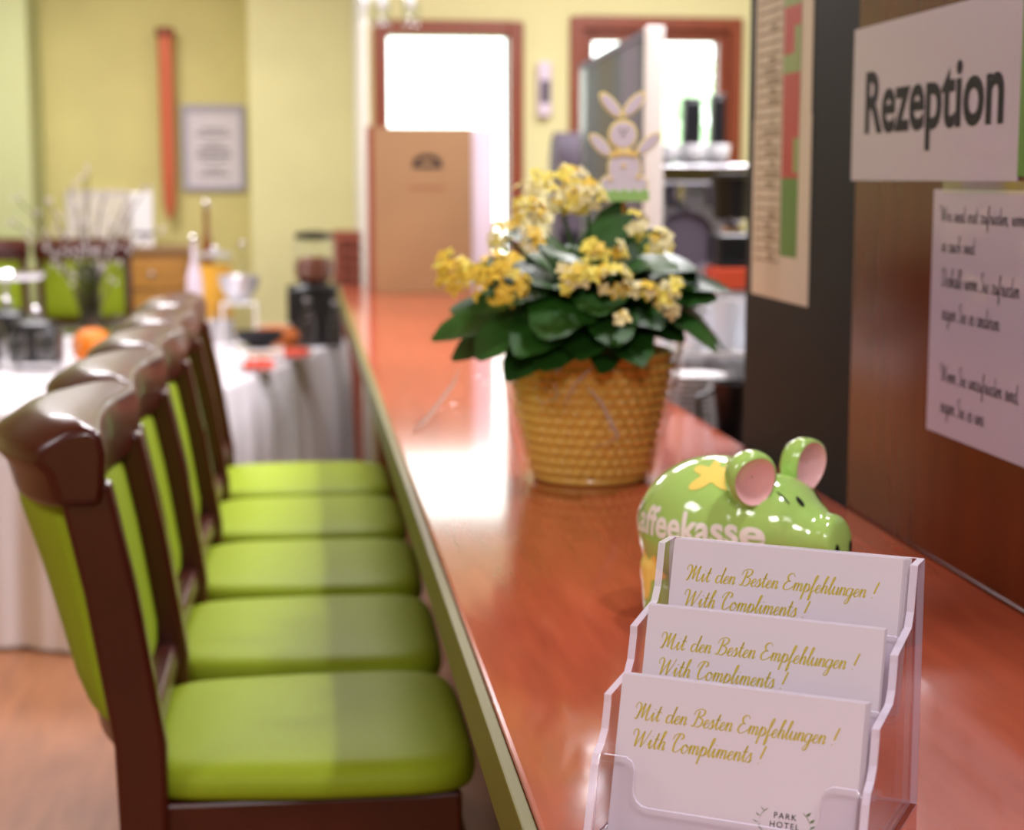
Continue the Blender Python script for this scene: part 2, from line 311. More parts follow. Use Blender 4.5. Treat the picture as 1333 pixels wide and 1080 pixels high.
# ------------------------------------------------------------------ bar chairs
def make_chair(label):
    t = thing('bar_chair', (0, 0, 0), label, 'chair', group='green bar chairs along the counter')
    # seat cushion
    def outline(k, z, n=40):
        out = []
        for i in range(n):
            a = 2 * pi * i / n; e = .30
            x = .225 * k * math.copysign(abs(cos(a)) ** e, cos(a)); wd = .232 - .018 * (x < 0) * abs(x) / .2
            out.append((x, wd * k * math.copysign(abs(sin(a)) ** e, sin(a)), z))
        return out
    r = [(.95, .768), (.99, .772), (1.0, .780), (1.0, .792), (.985, .799), (.95, .809), (.85, .815), (.6, .820), (.25, .822)]
    MB().loft([outline(k, z) for k, z in r]).build('seat', M['seat'], t, angle=60)
    b = MB(); b.box((-.20, -.212, .70), (.20, -.182, .767)); b.box((-.20, .182, .70), (.20, .212, .767)); b.box((.172, -.182, .70), (.20, .182, .767)); b.box((-.20, -.182, .70), (-.172, .182, .767))
    b.build('seat_frame', M['chairwood'], t, False, .006)
    for s in (-1, 1):
        b = MB(); b.loft([[(x + q * k, s * .195 + p * k, z) for q, p in ((-1, -1), (1, -1), (1, 1), (-1, 1))] for x, z, k in ((.195, 0, .014), (.19, .3, .018), (.185, .70, .021))])
        b.build('leg', M['chairwood'], t, False, .005)
    def post(z):   # centre line of the rear leg and post
        for (z0, x0, h0), (z1, x1, h1) in zip(PT, PT[1:]):
            if z <= z1: k = (z - z0) / (z1 - z0); return x0 + (x1 - x0) * k, h0 + (h1 - h0) * k
        return PT[-1][1:]
    PT = [(0, -.285, .019), (.35, -.232, .024), (.65, -.212, .029), (.85, -.214, .033), (1.05, -.245, .033), (1.17, -.270, .033), (1.195, -.275, .033)]
    for s in (-1, 1):
        b = MB(); b.loft([[(x + q * h, s * .215 + p * .019, z) for q, p in ((-1, -1), (1, -1), (1, 1), (-1, 1))] for z, x, h in PT]); b.build('rear_leg', M['chairwood'], t, False, .008, 3)
    sag = lambda z: .055 + .045 * (z - .85) / .4
    # curved padded back
    def pad(dx0, dx1, z0, z1, inner=.0):
        rings = []; n = 16
        for i in range(n + 1):
            y = -.2 + .4 * i / n; k = 1 - (y / .215) ** 2; ring = []
            zs = [z0 + (z1 - z0) * j / 8 for j in range(9)]
            for z in zs: ring.append((post(z)[0] - inner * k + dx1 - .006 * (z in (z0, z1)), y, z))
            for z in reversed(zs): ring.append((post(z)[0] - sag(z) * k + dx0 + .006 * (z in (z0, z1)), y, z))
            rings.append(ring)
        return MB().loft(rings)
    pad(-.034, -.002, .87, 1.178).build('backrest', M['seat'], t, bevel=.008, seg=2)
    pad(-.022, .020, .832, .872).build('lower_rail', M['chairwood'], t, bevel=.006)
    sec = [(.024, 1.16), (.030, 1.19), (.032, 1.235), (.027, 1.262), (.010, 1.275), (-.022, 1.268), (-.056, 1.246), (-.067, 1.232), (-.064, 1.222), (-.048, 1.204), (-.036, 1.16)]
    rings = []; n = 22
    for i in range(n + 1):
        q = -1 + 2 * i / n; y = .245 * q; k = 1 - q * q; e = 1 - .14 * abs(q) ** 8
        rings.append([(-.272 - .080 * k * (.3 if x > .02 else 1) + x * e, y, 1.215 + (z - 1.215) * e) for x, z in sec])
    MB().loft(rings).build('crest_rail', M['chairwood'], t, angle=50, bevel=.010, seg=3)
    MB().box((.17, -.175, .27), (.2, .175, .305)).build('foot_rest', M['chairwood'], t, False, .005); MB().box((-.262, -.194, .2), (-.24, .194, .23)).build('stretcher', M['chairwood'], t, False, .004)
    for s in (-1, 1): MB().box((-.23, s * .195 - .011, .36), (.175, s * .195 + .011, .39)).build('stretcher', M['chairwood'], t, False, .004)
    return t
names = ['first and nearest green bar chair, its back closest to the camera', 'second green bar chair counted from the camera along the counter', 'third green bar chair counted from the camera, middle of the five along the counter',
         'fourth green bar chair counted from the camera along the counter', 'fifth and farthest green bar chair along the counter, nearest the white buffet cloth']
ch0 = make_chair(names[0]); ch0.location = (0.0, 2.40, 0)
for i in range(1, 5): dup(ch0, (random.uniform(-.006, .006), 2.40 + .505 * i, 0), radians(random.uniform(-1.5, 1.5)), names[i])
p = at_y(-14, 380, 9.25); c = dup(ch0, (p.x, p.y, 0), radians(91), 'green chair with dark top rail beyond the buffet, at the left picture edge'); c['group'] = 'green chairs beyond the buffet'
p = at_y(120, 380, 9.25); c = dup(ch0, (p.x, p.y, 0), radians(89), 'green chair beyond the buffet standing behind the glass vase of twigs'); c['group'] = 'green chairs beyond the buffet'

# ------------------------------------------------------------------ acrylic card holder and cards
HO = Vector((.2767, 1.1097, CT)); RH = -.5468; HW, HD, HH = .1948, .182, .19
LEAN = math.atan(.27); TL = math.tan(LEAN)
tiers = [(.0505, .1141), (.1034, .1533), (.1606, .1928)]
hold = thing('card_holder', HO, 'clear acrylic three tier card holder standing on the counter in front', 'card holder', RH)
def yf(i, z, off=.004): y, zt = tiers[i]; return y - off - (zt - z) * TL
prof = [(HD, 0), (HD, HH), (yf(2, HH), HH), (yf(2, .157), .157), (yf(2, .146) - .004, .147), (yf(1, .143) - .002, .138), (yf(1, .134), .132), (yf(1, .114), .114), (yf(1, .105) - .004, .106),
        (yf(0, .104) - .002, .1), (yf(0, .095), .094), (yf(0, .076), .076), (yf(0, .068) - .005, .067), (yf(0, .062, .016), .062), (yf(0, .055, .018), .055), (.0, 0)]
for s in (-1, 1):
    x = s * HW / 2; MB().prism(prof, x - .003, x + .003, 'x', 1).build('side_panel', [M['acryl'], M['acryl_edge']], hold, False, .0006)
b = MB(); b.prism([(-HW / 2 + .002, 0), (HW / 2 - .002, 0), (HW / 2 - .002, HH), (-HW / 2 + .002, HH)], HD - .003, HD, 'y', 1); b.build('back_panel', [M['acryl'], M['acryl_edge']], hold, False)
b = MB(); b.prism([(-HW / 2 + .002, .004), (HW / 2 - .002, .004), (HW / 2 - .002, HD - .003), (-HW / 2 + .002, HD - .003)], .0, .003, 'z', 1); b.build('base', [M['acryl'], M['acryl_edge']], hold, False)
xi = HW / 2 - .0032
for i in range(3):
    zb = (.004, .042, .081)[i]; zl = (.063, .101, .141)[i]; zc = zb + .027; r = .012; a = .027
    prof2 = [(-xi, zb), (xi, zb), (xi, zl - .004), (xi - .003, zl)]
    prof2 += [(xi - a + r * .6, zl), (xi - a + r * .18, zl - .003), (xi - a, zl - r * .7)] + [(xi - a - r + r * cos(q), zc + r - r * sin(q)) for q in (0, .4, .8, 1.2, pi / 2)]
    prof2 += [(-p[0], p[1]) for p in reversed(prof2[2:])]
    o = 0.0165 if i == 0 else .012
    b = MB(); b.prism(prof2, -.0012, .0012, 'y', 1)
    b.v = [(x, y + yf(i, z, o), z) for x, y, z in b.v]
    b.build('pocket_front', [M['acryl'], M['acryl_edge']], hold, False, .0005)
    y0 = yf(i, zb, o); b = MB(); b.box((-xi, y0, zb - .003), (xi, tiers[i][0] - (tiers[i][1] - zb) * TL + .012, zb)); b.build('pocket_floor', M['acryl'], hold, False)
CW = .1775
lines = [('Mit den Besten Empfehlungen !', .031, .0075, .1570), ('With Compliments !', .0505, .0075, .1050)]
tn = ['lowest front tier', 'middle tier', 'highest rear tier']
rotm = Matrix.Rotation(RH, 4, 'Z')
def card_at(i, k, name_label, group=None):
    yt, zt = tiers[i]; zb = (.0045, .0425, .0815)[i]; L = (zt - zb) / cos(LEAN)
    off = k * .0013; dx = random.uniform(-.0004, .0004) + (0 if k == 0 else (.0018, .0, .0045)[i] * (k / 5))
    b = MB().box((-CW / 2, 0, 0), (CW / 2, .0009, L - .0006 * (k % 2))); o = b.build('compliment_card', M['card'], None, False, .0002)
    loc = Vector((dx, yt - (zt - zb) * TL + off, zb)); o.location = HO + rotm @ loc; o.rotation_euler = (-LEAN, 0, RH)
    return tag(o, name_label, 'card', group), L
for i in range(3):
    o, L = card_at(i, 0, 'printed white greeting card, front card of the %s' % tn[i], 'printed front cards in the holder')
    b = MB()
    for txt, dn, s0, s1 in lines:
        q, ln = pen(txt); k = (s1 - s0) / ln
        ink(b, q, lambda x, y: (-CW / 2 + .006 + s0 + x * k * .97, -.0003, L - dn + y * k * 1.02))
    b.build('printed_text', M['gold'], o, False, weld=False)
    # laurel emblem
    cx, cz = -CW / 2 + .1285, L - .0875
    b = MB()
    for sgn in (-1, 1):
        pts = [(cx + sgn * .018 * cos(a), cz - .001 + .0125 * sin(a)) for a in [(-1.4 + 2.2 * j / 12) for j in range(13)]]
        for (x0, z0), (x1, z1) in zip(pts, pts[1:]): b.add([(x0, -.0003, z0 - .0003), (x1, -.0003, z1 - .0003), (x1, -.0003, z1 + .0003), (x0, -.0003, z0 + .0003)], [(0, 1, 2, 3)])
        for j in range(1, 12, 2):
            x0, z0 = pts[j]; a = random.uniform(.3, 1.1); dx_, dz_ = sgn * .005 * cos(a), .0045 * sin(a)
            b.add([(x0, -.0004, z0), (x0 + dx_ * .5 - dz_ * .3, -.0004, z0 + dz_ * .6), (x0 + dx_, -.0004, z0 + dz_), (x0 + dx_ * .6, -.0004, z0 + dz_ * .15)], [(0, 1, 2, 3)])
    b.build('laurel_emblem', M['logo'], o, False, weld=False)
    b = MB()
    for txt, dz in (('PARK', .0022), ('HOTEL', -.0040)):
        vs, fs = font_mesh(txt, .0058, 0, 0, 'CENTER', 1.25); b.add([(cx + x, -.0004, cz + dz + y) for x, y, z in vs], fs)
    b.build('emblem_lettering', M['ink'], o, False, weld=False)
    for k in range(1, 6): card_at(i, k, 'blank edge of a white card stacked behind the front card, %s' % tn[i], 'cards stacked in the %s' % tn[i])

# ------------------------------------------------------------------ piggy bank
def make_pig():
    t = thing('piggy_bank', (.445, 1.80, CT), 'glossy green ceramic piggy bank with yellow stars and white lettering', 'piggy bank', radians(-47))
    b = MB(); b.ball((0, 0, .094), (.094, .079, .080), 32, 24); b.ball((.068, 0, .104), (.058, .060, .058), 28, 20); b.ball((.095, 0, .100), (.045, .044, .042), 24, 18); b.ball((.112, 0, .098), (.034, .035, .034), 24, 18)
    b.M = Matrix.Translation((.124, 0, .097)) @ Matrix.Rotation(radians(80), 4, 'Y'); b.lathe([(.034, -.04), (.031, -.01), (.029, .012), (.0275, .022), (.022, .0265), (.008, .028)], n=26); b.M = Matrix()
    for x, y in ((-.045, .04), (-.045, -.04), (.045, .04), (.045, -.04)): b.lathe([(.020, 0), (.021, .004), (.023, .03), (.026, .06)], (x, y, 0), 18)
    o = b.build('body_raw', M['pig'])
    r = o.modifiers.new('r', 'REMESH'); r.mode = 'VOXEL'; r.voxel_size = .0028
    s = o.modifiers.new('s', 'SMOOTH'); s.factor = .6; s.iterations = 16
    dg = bpy.context.evaluated_depsgraph_get(); me = bpy.data.meshes.new_from_object(o.evaluated_get(dg)); bpy.data.objects.remove(o)
    me.name = 'body'
    for p in me.polygons: p.use_smooth = True
    o = bpy.data.objects.new('body', me); COL.objects.link(o); o.parent = t
    bv = BVHTree.FromPolygons([v.co.copy() for v in me.vertices], [tuple(p.vertices) for p in me.polygons])
    def onto(origin, direc, off=.0006):
        h = bv.ray_cast(Vector(origin), Vector(direc).normalized())
        return (h[0] + h[1] * off) if h[0] else None
    C = Vector((0, 0, .094))
    def radial(az, el, off=.0006):     # from outside towards the body's middle
        dv = Vector((cos(el) * cos(az), cos(el) * sin(az), sin(el))); return onto(C + dv * .3, -dv, off)
    def patch(az, el, rf, name, m, n=40, rg=6, rot=0, off=.0007):
        b = MB(); vs = [radial(az, el, off)]; fs = []
        for q in range(1, rg + 1):
            for j in range(n):
                a = 2 * pi * j / n; r_ = rf(a) * q / rg; vs.append(radial(az + r_ * cos(a + rot) / max(.3, cos(el)), el + r_ * sin(a + rot), off))
        fs += [(0, 1 + j, 1 + (j + 1) % n) for j in range(n)]
        for q in range(rg - 1): fs += [(1 + q * n + j, 1 + (q + 1) * n + j, 1 + (q + 1) * n + (j + 1) % n, 1 + q * n + (j + 1) % n) for j in range(n)]
        return b.add(vs, fs).build(name, m, t, weld=False)
    star = lambda R: (lambda a: R * (.72 + .28 * cos(5 * a)))
    patch(radians(-66), radians(57), star(.36), 'star_patch', M['star'], 50, 10, .3)
    patch(radians(-128), radians(-14) - .25, star(.27), 'star_patch', M['star'], 50, 8, .8)
    patch(radians(150), radians(20), star(.3), 'star_patch', M['star'], 50, 8, .1)
    # lettering wrapped round the flank
    vs, fs = font_mesh('Kaffeekasse', .0425, .0012, 0, 'CENTER', 1.0)
    bm = bmesh.new(); bvv = [bm.verts.new(v) for v in vs]
    for f in fs:
        try: bm.faces.new([bvv[i] for i in f])
        except ValueError: pass
    bmesh.ops.triangulate(bm, faces=bm.faces)
    for _ in range(2): bmesh.ops.subdivide_edges(bm, edges=[e for e in bm.edges if e.calc_length() > .006], cuts=1, use_grid_fill=True)
    bmesh.ops.triangulate(bm, faces=bm.faces); bm.verts.index_update()
    pts = []
    for v in bm.verts:
        az = radians(-93) + v.co.x * .92 / .084; z = .094 + v.co.y
        dv = Vector((cos(az), sin(az), 0)); h = onto(Vector((0, 0, z)) + dv * .3, -dv, .0012); pts.append(h if h else Vector((0, 0, z)))
    b = MB().add(pts, [tuple(v.index for v in f.verts) for f in bm.faces]); bm.free(); b.build('lettering', M['pigwhite'], t, weld=False)
    # ears
    for s in (-1, 1):
        em = Matrix.Translation((.070, s * .052, .164)) @ Matrix.Rotation(s * radians(-18), 4, 'X') @ Matrix.Rotation(radians(-30 if s < 0 else -8), 4, 'Z') @ Matrix.Rotation(radians(6), 4, 'Y')
        b = MB(); b.M = em; rings = []
        for x, k in ((-.020, .05), (-.0185, .45), (-.013, .8), (-.004, .98), (.006, 1.0), (.012, .95), (.013, .86), (.011, .78), (.008, .60), (.0065, .3), (.006, .03)):
            rings.append([(x, .027 * k * cos(2 * pi * j / 28), .031 * k * sin(2 * pi * j / 28) * (1 - .12 * sin(2 * pi * j / 28)) + .004) for j in range(28)])
        e = b.loft(rings[:7], caps=False).build('ear', M['pig'], t, angle=70)
        b = MB(); b.M = em; b.loft(rings[6:], caps=False); b.build('ear_inside', M['pink'], e, angle=70)
    # face
    def blob(b, y, z, ry, rz, x=.3, off=.0008, n=14):
        ps = [onto((x, y, z), (-1, 0, 0), off)] + [onto((x, y + ry * cos(2 * pi * j / n), z + rz * sin(2 * pi * j / n)), (-1, 0, 0), off) for j in range(n)]
        if all(ps): b.add(ps, [(0, 1 + j, 1 + (j + 1) % n) for j in range(n)])
    for s in (-1, 1):
        b = MB(); blob(b, s * .018, .139, .0028, .0048); b.build('eye', M['ink'], t, weld=False)
    for s in (-1, 1):
        b = MB(); blob(b, s * .030, .143, .0008, .006); b.build('eyebrow', M['ink'], t, weld=False)
    for s in (-1, 1):
        b = MB(); blob(b, s * .0135, .092, .0038, .0075); b.build('nostril', M['ink'], t, weld=False)
make_pig()

# ------------------------------------------------------------------ potted kalanchoe
PC = Vector((.449, 2.67, CT)); PH, R0, R1 = .205, .087, .129
plant = thing('potted_kalanchoe', PC, 'yellow flowering kalanchoe with dark green leaves in golden woven-look pot', 'potted plant')
NR, NC = 11, 34; rings = []; seg = NC * 6
def potr(z): return R0 + (R1 - R0) * (z / PH)
zs = [0, .002, .008, .010]; rr = [.97, 1.03, 1.03, 1.0]
b = MB()
rings = [[(potr(z) * k * cos(2 * pi * j / seg), potr(z) * k * sin(2 * pi * j / seg), z) for j in range(seg)] for z, k in zip(zs, rr)]
NZ = NR * 6
for q in range(NZ + 1):
    z = .012 + (PH - .030) * q / NZ; ring = []
    for j in range(seg):
        a = 2 * pi * j / seg; row = q / NZ * NR; ph = .5 * (int(row) % 2)
        f = max(0, sin(pi * (row % 1))) ** .7 * abs(sin(pi * (j / seg * NC + ph))) ** .8
        r = potr(z) + .0075 * f; ring.append((r * cos(a), r * sin(a), z))
    rings.append(ring)
for z, k in ((PH - .016, 1.0), (PH - .013, 1.025), (PH - .003, 1.03), (PH, 1.01), (PH - .003, .97), (PH - .03, .95)): rings.append([(potr(z) * k * cos(2 * pi * j / seg), potr(z) * k * sin(2 * pi * j / seg), z) for j in range(seg)])
b.loft(rings).build('pot', M['pot'], plant, angle=80)
MB().lathe([(R1 * .93, PH - .04), (R1 * .5, PH - .022), (.01, PH - .02)]).build('soil', M['soil'], plant)
def leaf(b, base, d, up, L, Wd, droop=.5, cup=.15):
    d = d.normalized(); side = d.cross(up).normalized(); up = side.cross(d).normalized(); n = 12; vs = []
    for i in range(n + 1):
        s = i / n; c = base + d * (L * s) + up * (-droop * L * s * s * .6 + .12 * L * sin(pi * s))
        wdt = Wd * (sin(pi * min(1, (s * .93 + .04))) ** .62) * (1 + .08 * cos(s * 40)) * (.25 + .75 * min(1, s * 3.2))
        if i == n: wdt = Wd * .12
        for q in (-1, -.5, 0, .5, 1): vs.append(c + side * (wdt * q) + up * (cup * wdt * q * q))
    b.add(vs, [(i * 5 + j, i * 5 + j + 1, i * 5 + j + 6, i * 5 + j + 5) for i in range(n) for j in range(4)])
P0 = PC + Vector((0, 0, PH))
def loc(u, v, y): return at_y(u, v, y) - PC
fol = MB(); core = Vector((0, 0, PH + .01))
specials = [ # tip pixel, depth, width
 ((582, 438), 2.55, .045), ((640, 460), 2.50, .05), ((700, 300), 2.52, .05), ((720, 360), 2.50, .055), ((925, 385), 2.60, .055), ((905, 345), 2.66, .05), ((860, 300), 2.66, .05), ((800, 285), 2.56, .05), ((760, 460), 2.48, .055),
 ((830, 468), 2.48, .05), ((690, 455), 2.47, .055), ((600, 400), 2.62, .05), ((780, 400), 2.47, .05), ((850, 420), 2.50, .05), ((640, 400), 2.50, .05), ((745, 330), 2.54, .05), ((880, 440), 2.55, .045), ((720, 430), 2.46, .055), ((800, 440), 2.46, .05)]
for (px, y, wd) in specials:
    tip = loc(px[0], px[1], y); ad = Vector((tip.x, tip.y, 0)) * .28; base = core + ad + Vector((0, 0, .1 * random.random())); dd = tip - base
    upv = Vector((dd.x, dd.y, 0)) * -.2 + Vector((0, -.55, 1)); leaf(fol, base, dd + Vector((0, 0, .25 * dd.length)), upv, dd.length * 1.0, wd, .55, random.uniform(-.1, .25))
for i in range(70):
    a = 2 * pi * random.random(); el = random.uniform(-.05, 1.25); dd = Vector((cos(a) * cos(el), sin(a) * cos(el), sin(el)))
    L = random.uniform(.09, .15) * (1.0 if el > .5 else 1.15); base = core + Vector((cos(a) * .05, sin(a) * .05, random.uniform(0, .07)))
    leaf(fol, base, dd, Vector((0, 0, 1)) + dd * -.3 + Vector((random.uniform(-.4, .4), random.uniform(-.6, .1), 0)), L, random.uniform(.034, .05), random.uniform(.2, .8), random.uniform(-.1, .3))
fol.build('foliage', M['leaf'], plant, weld=False, angle=180)
def flower(b, c, nrm, r, mi):
    u = nrm.orthogonal().normalized(); v = nrm.cross(u); a0 = random.random() * 6
    for k in range(4):
        a = a0 + k * pi / 2; d = u * cos(a) + v * sin(a); s = nrm.cross(d)
        b.add([c, c + d * r * .5 + s * r * .42 + nrm * r * .18, c + d * r + s * r * .26 + nrm * r * .05, c + d * r * 1.12 + nrm * r * .02, c + d * r - s * r * .26 + nrm * r * .05, c + d * r * .5 - s * r * .42 + nrm * r * .18],
              [(0, 1, 2, 3), (0, 3, 4, 5)], mi)
    b.add([c - nrm * r * .9 + u * .002, c - nrm * r * .9 - u * .002, c + d * .002, c - d * .002], [(0, 1, 2, 3)], 3)
stems = MB()
clusters = [ # centre pixel, radii in px, depth, count
 (725, 246, 52, 30, 2.66, 44), (765, 250, 30, 22, 2.58, 18), (687, 277, 29, 20, 2.56, 22), (693, 312, 14, 16, 2.53, 8), (655, 306, 30, 17, 2.60, 18), (650, 362, 40, 36, 2.53, 36), (592, 352, 26, 28, 2.62, 22), (784, 325, 31, 14, 2.50, 14),
 (750, 356, 34, 22, 2.48, 20), (796, 362, 26, 20, 2.48, 14), (828, 291, 13, 15, 2.58, 8), (857, 316, 18, 20, 2.60, 12), (836, 376, 17, 13, 2.49, 7), (874, 386, 23, 23, 2.52, 14), (806, 413, 9, 6, 2.45, 3)]
for (u, v, ru, rv, y, n) in clusters:
    c = loc(u, v, y); k = y / 2265; b = MB(); stems.tube([core + Vector((c.x * .25, c.y * .25, 0)), (core + c) * .5 + Vector((c.x * .05, c.y * .05, .03)), c], .003, 6)
    for i in range(n):
        a = 2 * pi * random.random(); r = math.sqrt(random.random()); du, dz = r * cos(a), r * sin(a); dpt = math.sqrt(max(0, 1 - r * r))
        nrm = Vector((du * .8 + c.x, -dpt * 1.0 - .15, dz * .7 + .55)).normalized()
        pos = c + Vector((du * ru * k, -dpt * (ru + rv) * .35 * k, dz * rv * k)); flower(b, pos, (nrm + Vector((random.uniform(-.35, .35), random.uniform(-.35, .35), random.uniform(-.3, .3)))).normalized(), random.uniform(.0095, .0125), (0, 2, 0, 2, 1)[int(random.random() * 5)] if v < 345 or u > 700 else (1, 0, 1, 1)[int(random.random() * 4)])
    b.build('flower_cluster', [M['petal'], M['petal2'], M['petal3'], M['leaf']], plant, weld=False, angle=180)
stems.build('stem', M['leaf'], plant)
# cellophane sleeve with a loose flap
rings = []; n = 90
for q in range(15):
    z = .004 + .215 * q / 14; ring = []
    for j in range(n):
        a = 2 * pi * j / n; r = potr(z) * 1.075 + .004 + .004 * sin(a * 7 + z * 30) + .003 * sin(a * 17 - z * 60) + .0025 * sin(a * 31 + z * 90)
        ring.append((r * cos(a), r * sin(a), z))
    rings.append(ring)
b = MB().loft(rings, caps=False)
A, B_, T = loc(662, 455, 2.60), loc(672, 520, 2.60), loc(537, 560, 2.62); vs = []
for i in range(13):
    s = i / 12
    for j in range(5):
        q = j / 4; p = A.lerp(T, s).lerp(B_.lerp(T, s), q) + Vector((0, .012 * sin(9 * s + 5 * q) * (1 - s), .008 * sin(7 * s + q * 6))); vs.append(p)
b.add(vs, [(i * 5 + j, i * 5 + j + 1, i * 5 + j + 6, i * 5 + j + 5) for i in range(12) for j in range(4)])
sl = b.build('cellophane_sleeve', M['cello'], plant, weld=False, angle=180)

for pts in (((733, 528), (748, 500), (775, 474), (798, 482)), ((764, 503), (782, 522), (805, 568), (788, 578), (764, 582)), ((694, 508), (704, 494), (722, 498), (726, 516), (706, 526), (695, 512)), ((538, 560), (556, 545), (590, 500), (602, 470)), ((676, 620), (664, 560), (655, 480))):
    P = []
    for i in range(len(pts) - 1):
        for k in range(4): u_, v_ = [pts[i][q] + (pts[i + 1][q] - pts[i][q]) * k / 4 for q in (0, 1)]; y_ = 2.535 + abs(u_ - 765) ** 2 * 6e-6 if u_ > 640 else 2.60; P.append(loc(u_, v_, y_))
    n_ = len(P); MB().tube(P, .003, 6, [.0008 + .0026 * sin(pi * i / (n_ - 1)) for i in range(n_)], .4).build('fold_glint', M['fold_glint'], sl)  # pale tubes along creases imitate highlights on the wrinkled cellophane
# ------------------------------------------------------------------ wooden rabbit pick
BU = at_y(812, 254, 2.62); K = .000303
bun = thing('rabbit_figure', BU, 'flat painted wooden rabbit with raised arms standing behind the yellow flowers', 'ornament', radians(-4))
def ell(b, cx, cy, rx, ry, rot, y0, y1, n=28):
    pts = []
    for j in range(n):
        a = 2 * pi * j / n; x, y = rx * cos(a), ry * sin(a); x, y = x * cos(rot) - y * sin(rot), x * sin(rot) + y * cos(rot); pts.append(((cx + x - 275) * K, (905 - cy + y) * K))
    b.prism(pts, y0, y1, 'y')
SH = [(205, 458, 82, 33, -.86, .74), (322, 455, 82, 33, .86, .74), (268, 605, 74, 78, 0, .80), (155, 655, 76, 33, -.80, .78), (398, 648, 78, 32, .72, .78), (275, 770, 84, 100, 0, .86), (275, 850, 124, 62, 0, .88)]
b = MB()
for i, (x, y, a, c_, r, k) in enumerate(SH): ell(b, x, y, a, c_, r, -.003 - .0001 * i, .003 + .0001 * i)
b.build('cutout', M['bun_y'], bun, False)
b = MB()
for i, (x, y, a, c_, r, k) in enumerate(SH): ell(b, x, y, a * (k + .06), c_ * k, r, -.0045 - .0001 * i, .0045 + .0001 * i)
b.build('white_coat', M['bun_w'], bun, False)
b = MB(); b.prism([((x - 275) * K, (905 - y) * K) for x, y in ((215, 680), (275, 690), (335, 680), (335, 716), (275, 706), (215, 716))], -.0065, .0065, 'y')
for x, y in ((272, 758), (205, 825), (345, 815)): ell(b, x, y, 11, 10, 0, -.0062, .0062, 12)
b.build('bow_tie', M['bun_o'], bun, False)
b = MB()
for x in (255, 283): ell(b, x, 580, 5, 7, 0, -.0062, -.005, 10)
ell(b, 269, 602, 7, 4, 0, -.0062, -.005, 10); b.build('face', M['logo'], bun, False)
b = MB(); pts = [(150, 935), (150, 885)] + [(150 + 250 * j / 10, 885 - (12 if j % 2 else -4)) for j in range(1, 10)] + [(400, 885), (400, 935)]
b.prism([((x - 275) * K, (905 - y) * K) for x, y in pts], -.0075, .0075, 'y'); b.build('grass_base', M['grass'], bun, False)
MB().tube([(0, 0, -.005), (0, 0, -(BU.z - CT - PH) - .01)], .003, 8).build('stick', M['oak'], bun)

# ------------------------------------------------------------------ papers on the partition and pillar
XW = .777
def yz(u, v): p = at_x(u, v, XW - .002); return p.y, p.z
def sheet(name, y0, y1, z0, z1, m, label, cat, th=.0018):
    return tag(MB().box((XW - th - .0003, y0, z0), (XW - .0003, y1, z1)).build(name, m, None, False), label, cat)
def wink(b, quads, y0, z0, ky, kz, x): ink(b, quads, lambda s, t: (x, y0 - s * ky, z0 + t * kz))
yL = yz(1110, 150)[0]; yR = yz(1327, 150)[0]; zT = yz(1110, 40)[1]; zB = yz(1110, 235)[1]
sg = sheet('reception_sign', yR, yL, zB, zT, M['lam'], 'white laminated sign reading Rezeption on the brown panel', 'sign')
y0, zb = yz(1126, 172); y1, _ = yz(1306, 160); zc = yz(1127, 92)[1]
vs, fs = font_mesh('Rezeption', 1, .024); wx = max(v[0] for v in vs); mx = min(v[0] for v in vs); hR = .73
b = MB().add([(XW - .0026, y0 + (y1 - y0) * (v[0] - mx) / (wx - mx), zb + v[1] / hR * (zc - zb)) for v in vs], fs)
b.build('lettering', M['ink'], sg, False, weld=False)
yL = yz(1211, 400)[0]; zT = yz(1213, 246)[1]; zB = yz(1207, 558)[1]; yR = yL - .36
nt = sheet('handwritten_note', yR, yL, zB, zT, M['lam'], 'handwritten white note sheet under the Rezeption sign', 'note')
b = MB()
for txt, u, v, h in (('Wir sind erst zufrieden, wenn', 1226, 288, .9), ('es auch sind.', 1226, 327, .9), ('Deshalb wenn Sie zufrieden', 1226, 372, 1), ('sagen Sie es anderen.', 1226, 415, 1), ('Wenn Sie unzufrieden sind,', 1226, 495, 1), ('sagen Sie es uns', 1224, 535, 1)):
    y0, z0 = yz(u, v); q, ln = pen(txt, .06, .75, .5, .18)
    lim = [c for c in q if (c[0].x * .00104) < (y0 - yR - .004)]
    wink(b, lim, y0, z0,   .00104, .00102 * h, XW - .0026)
b.build('handwriting', M['ink'], nt, False, weld=False)
b = MB().box((XW - .0030, yR + .002, zT - .004), (XW - .0022, yL - .03, zT + .010)); b.build('tape', M['cello'], nt, False)
gz = yz(1330, 0)[0]
sheet('green_poster', .9, yz(1329, 100)[0], 1.572, 2.05, M['greenp'], 'green poster edge right of the Rezeption sign at the picture edge', 'poster')
# wall chart on the pillar: two sheets
yf_, yn = yz(981, 200)[0], yz(1055, 200)[0]; zb = yz(981, 382)[1]; zm = yz(985, 157)[1]; zt = 2.22
ch = thing('wall_chart', (XW, yn, zb), 'tall paper wall chart with red and green column on the black pillar', 'chart')
Lc = yf_ - yn
MB().box((-.0022, 0, 0), (-.0003, Lc, zm - zb)).build('lower_sheet', M['chart'], ch, False)
MB().box((-.0018, .004, zm - zb - .004), (-.0002, Lc - .004, zt - zb)).build('upper_sheet', M['chart'], ch, False)
b = MB(); c0, c1 = yz(1018, 200)[0] - yn, yz(1040, 200)[0] - yn; Z = lambda v: yz(1030, v)[1] - zb
def strip(z0, z1, a, b2, mi, x=-.0026): b.add([(x, a, z0), (x, b2, z0), (x, b2, z1), (x, a, z1)], [(0, 1, 2, 3)], mi)
strip(Z(335), Z(232), c1, c0, 1); strip(Z(232), Z(95), c1, c0, 0); strip(Z(95), Z(70), c1, c0, 2); strip(Z(70), Z(8), c1, c0, 0); strip(Z(8), zt - zb - .05, c1, c0, 2)
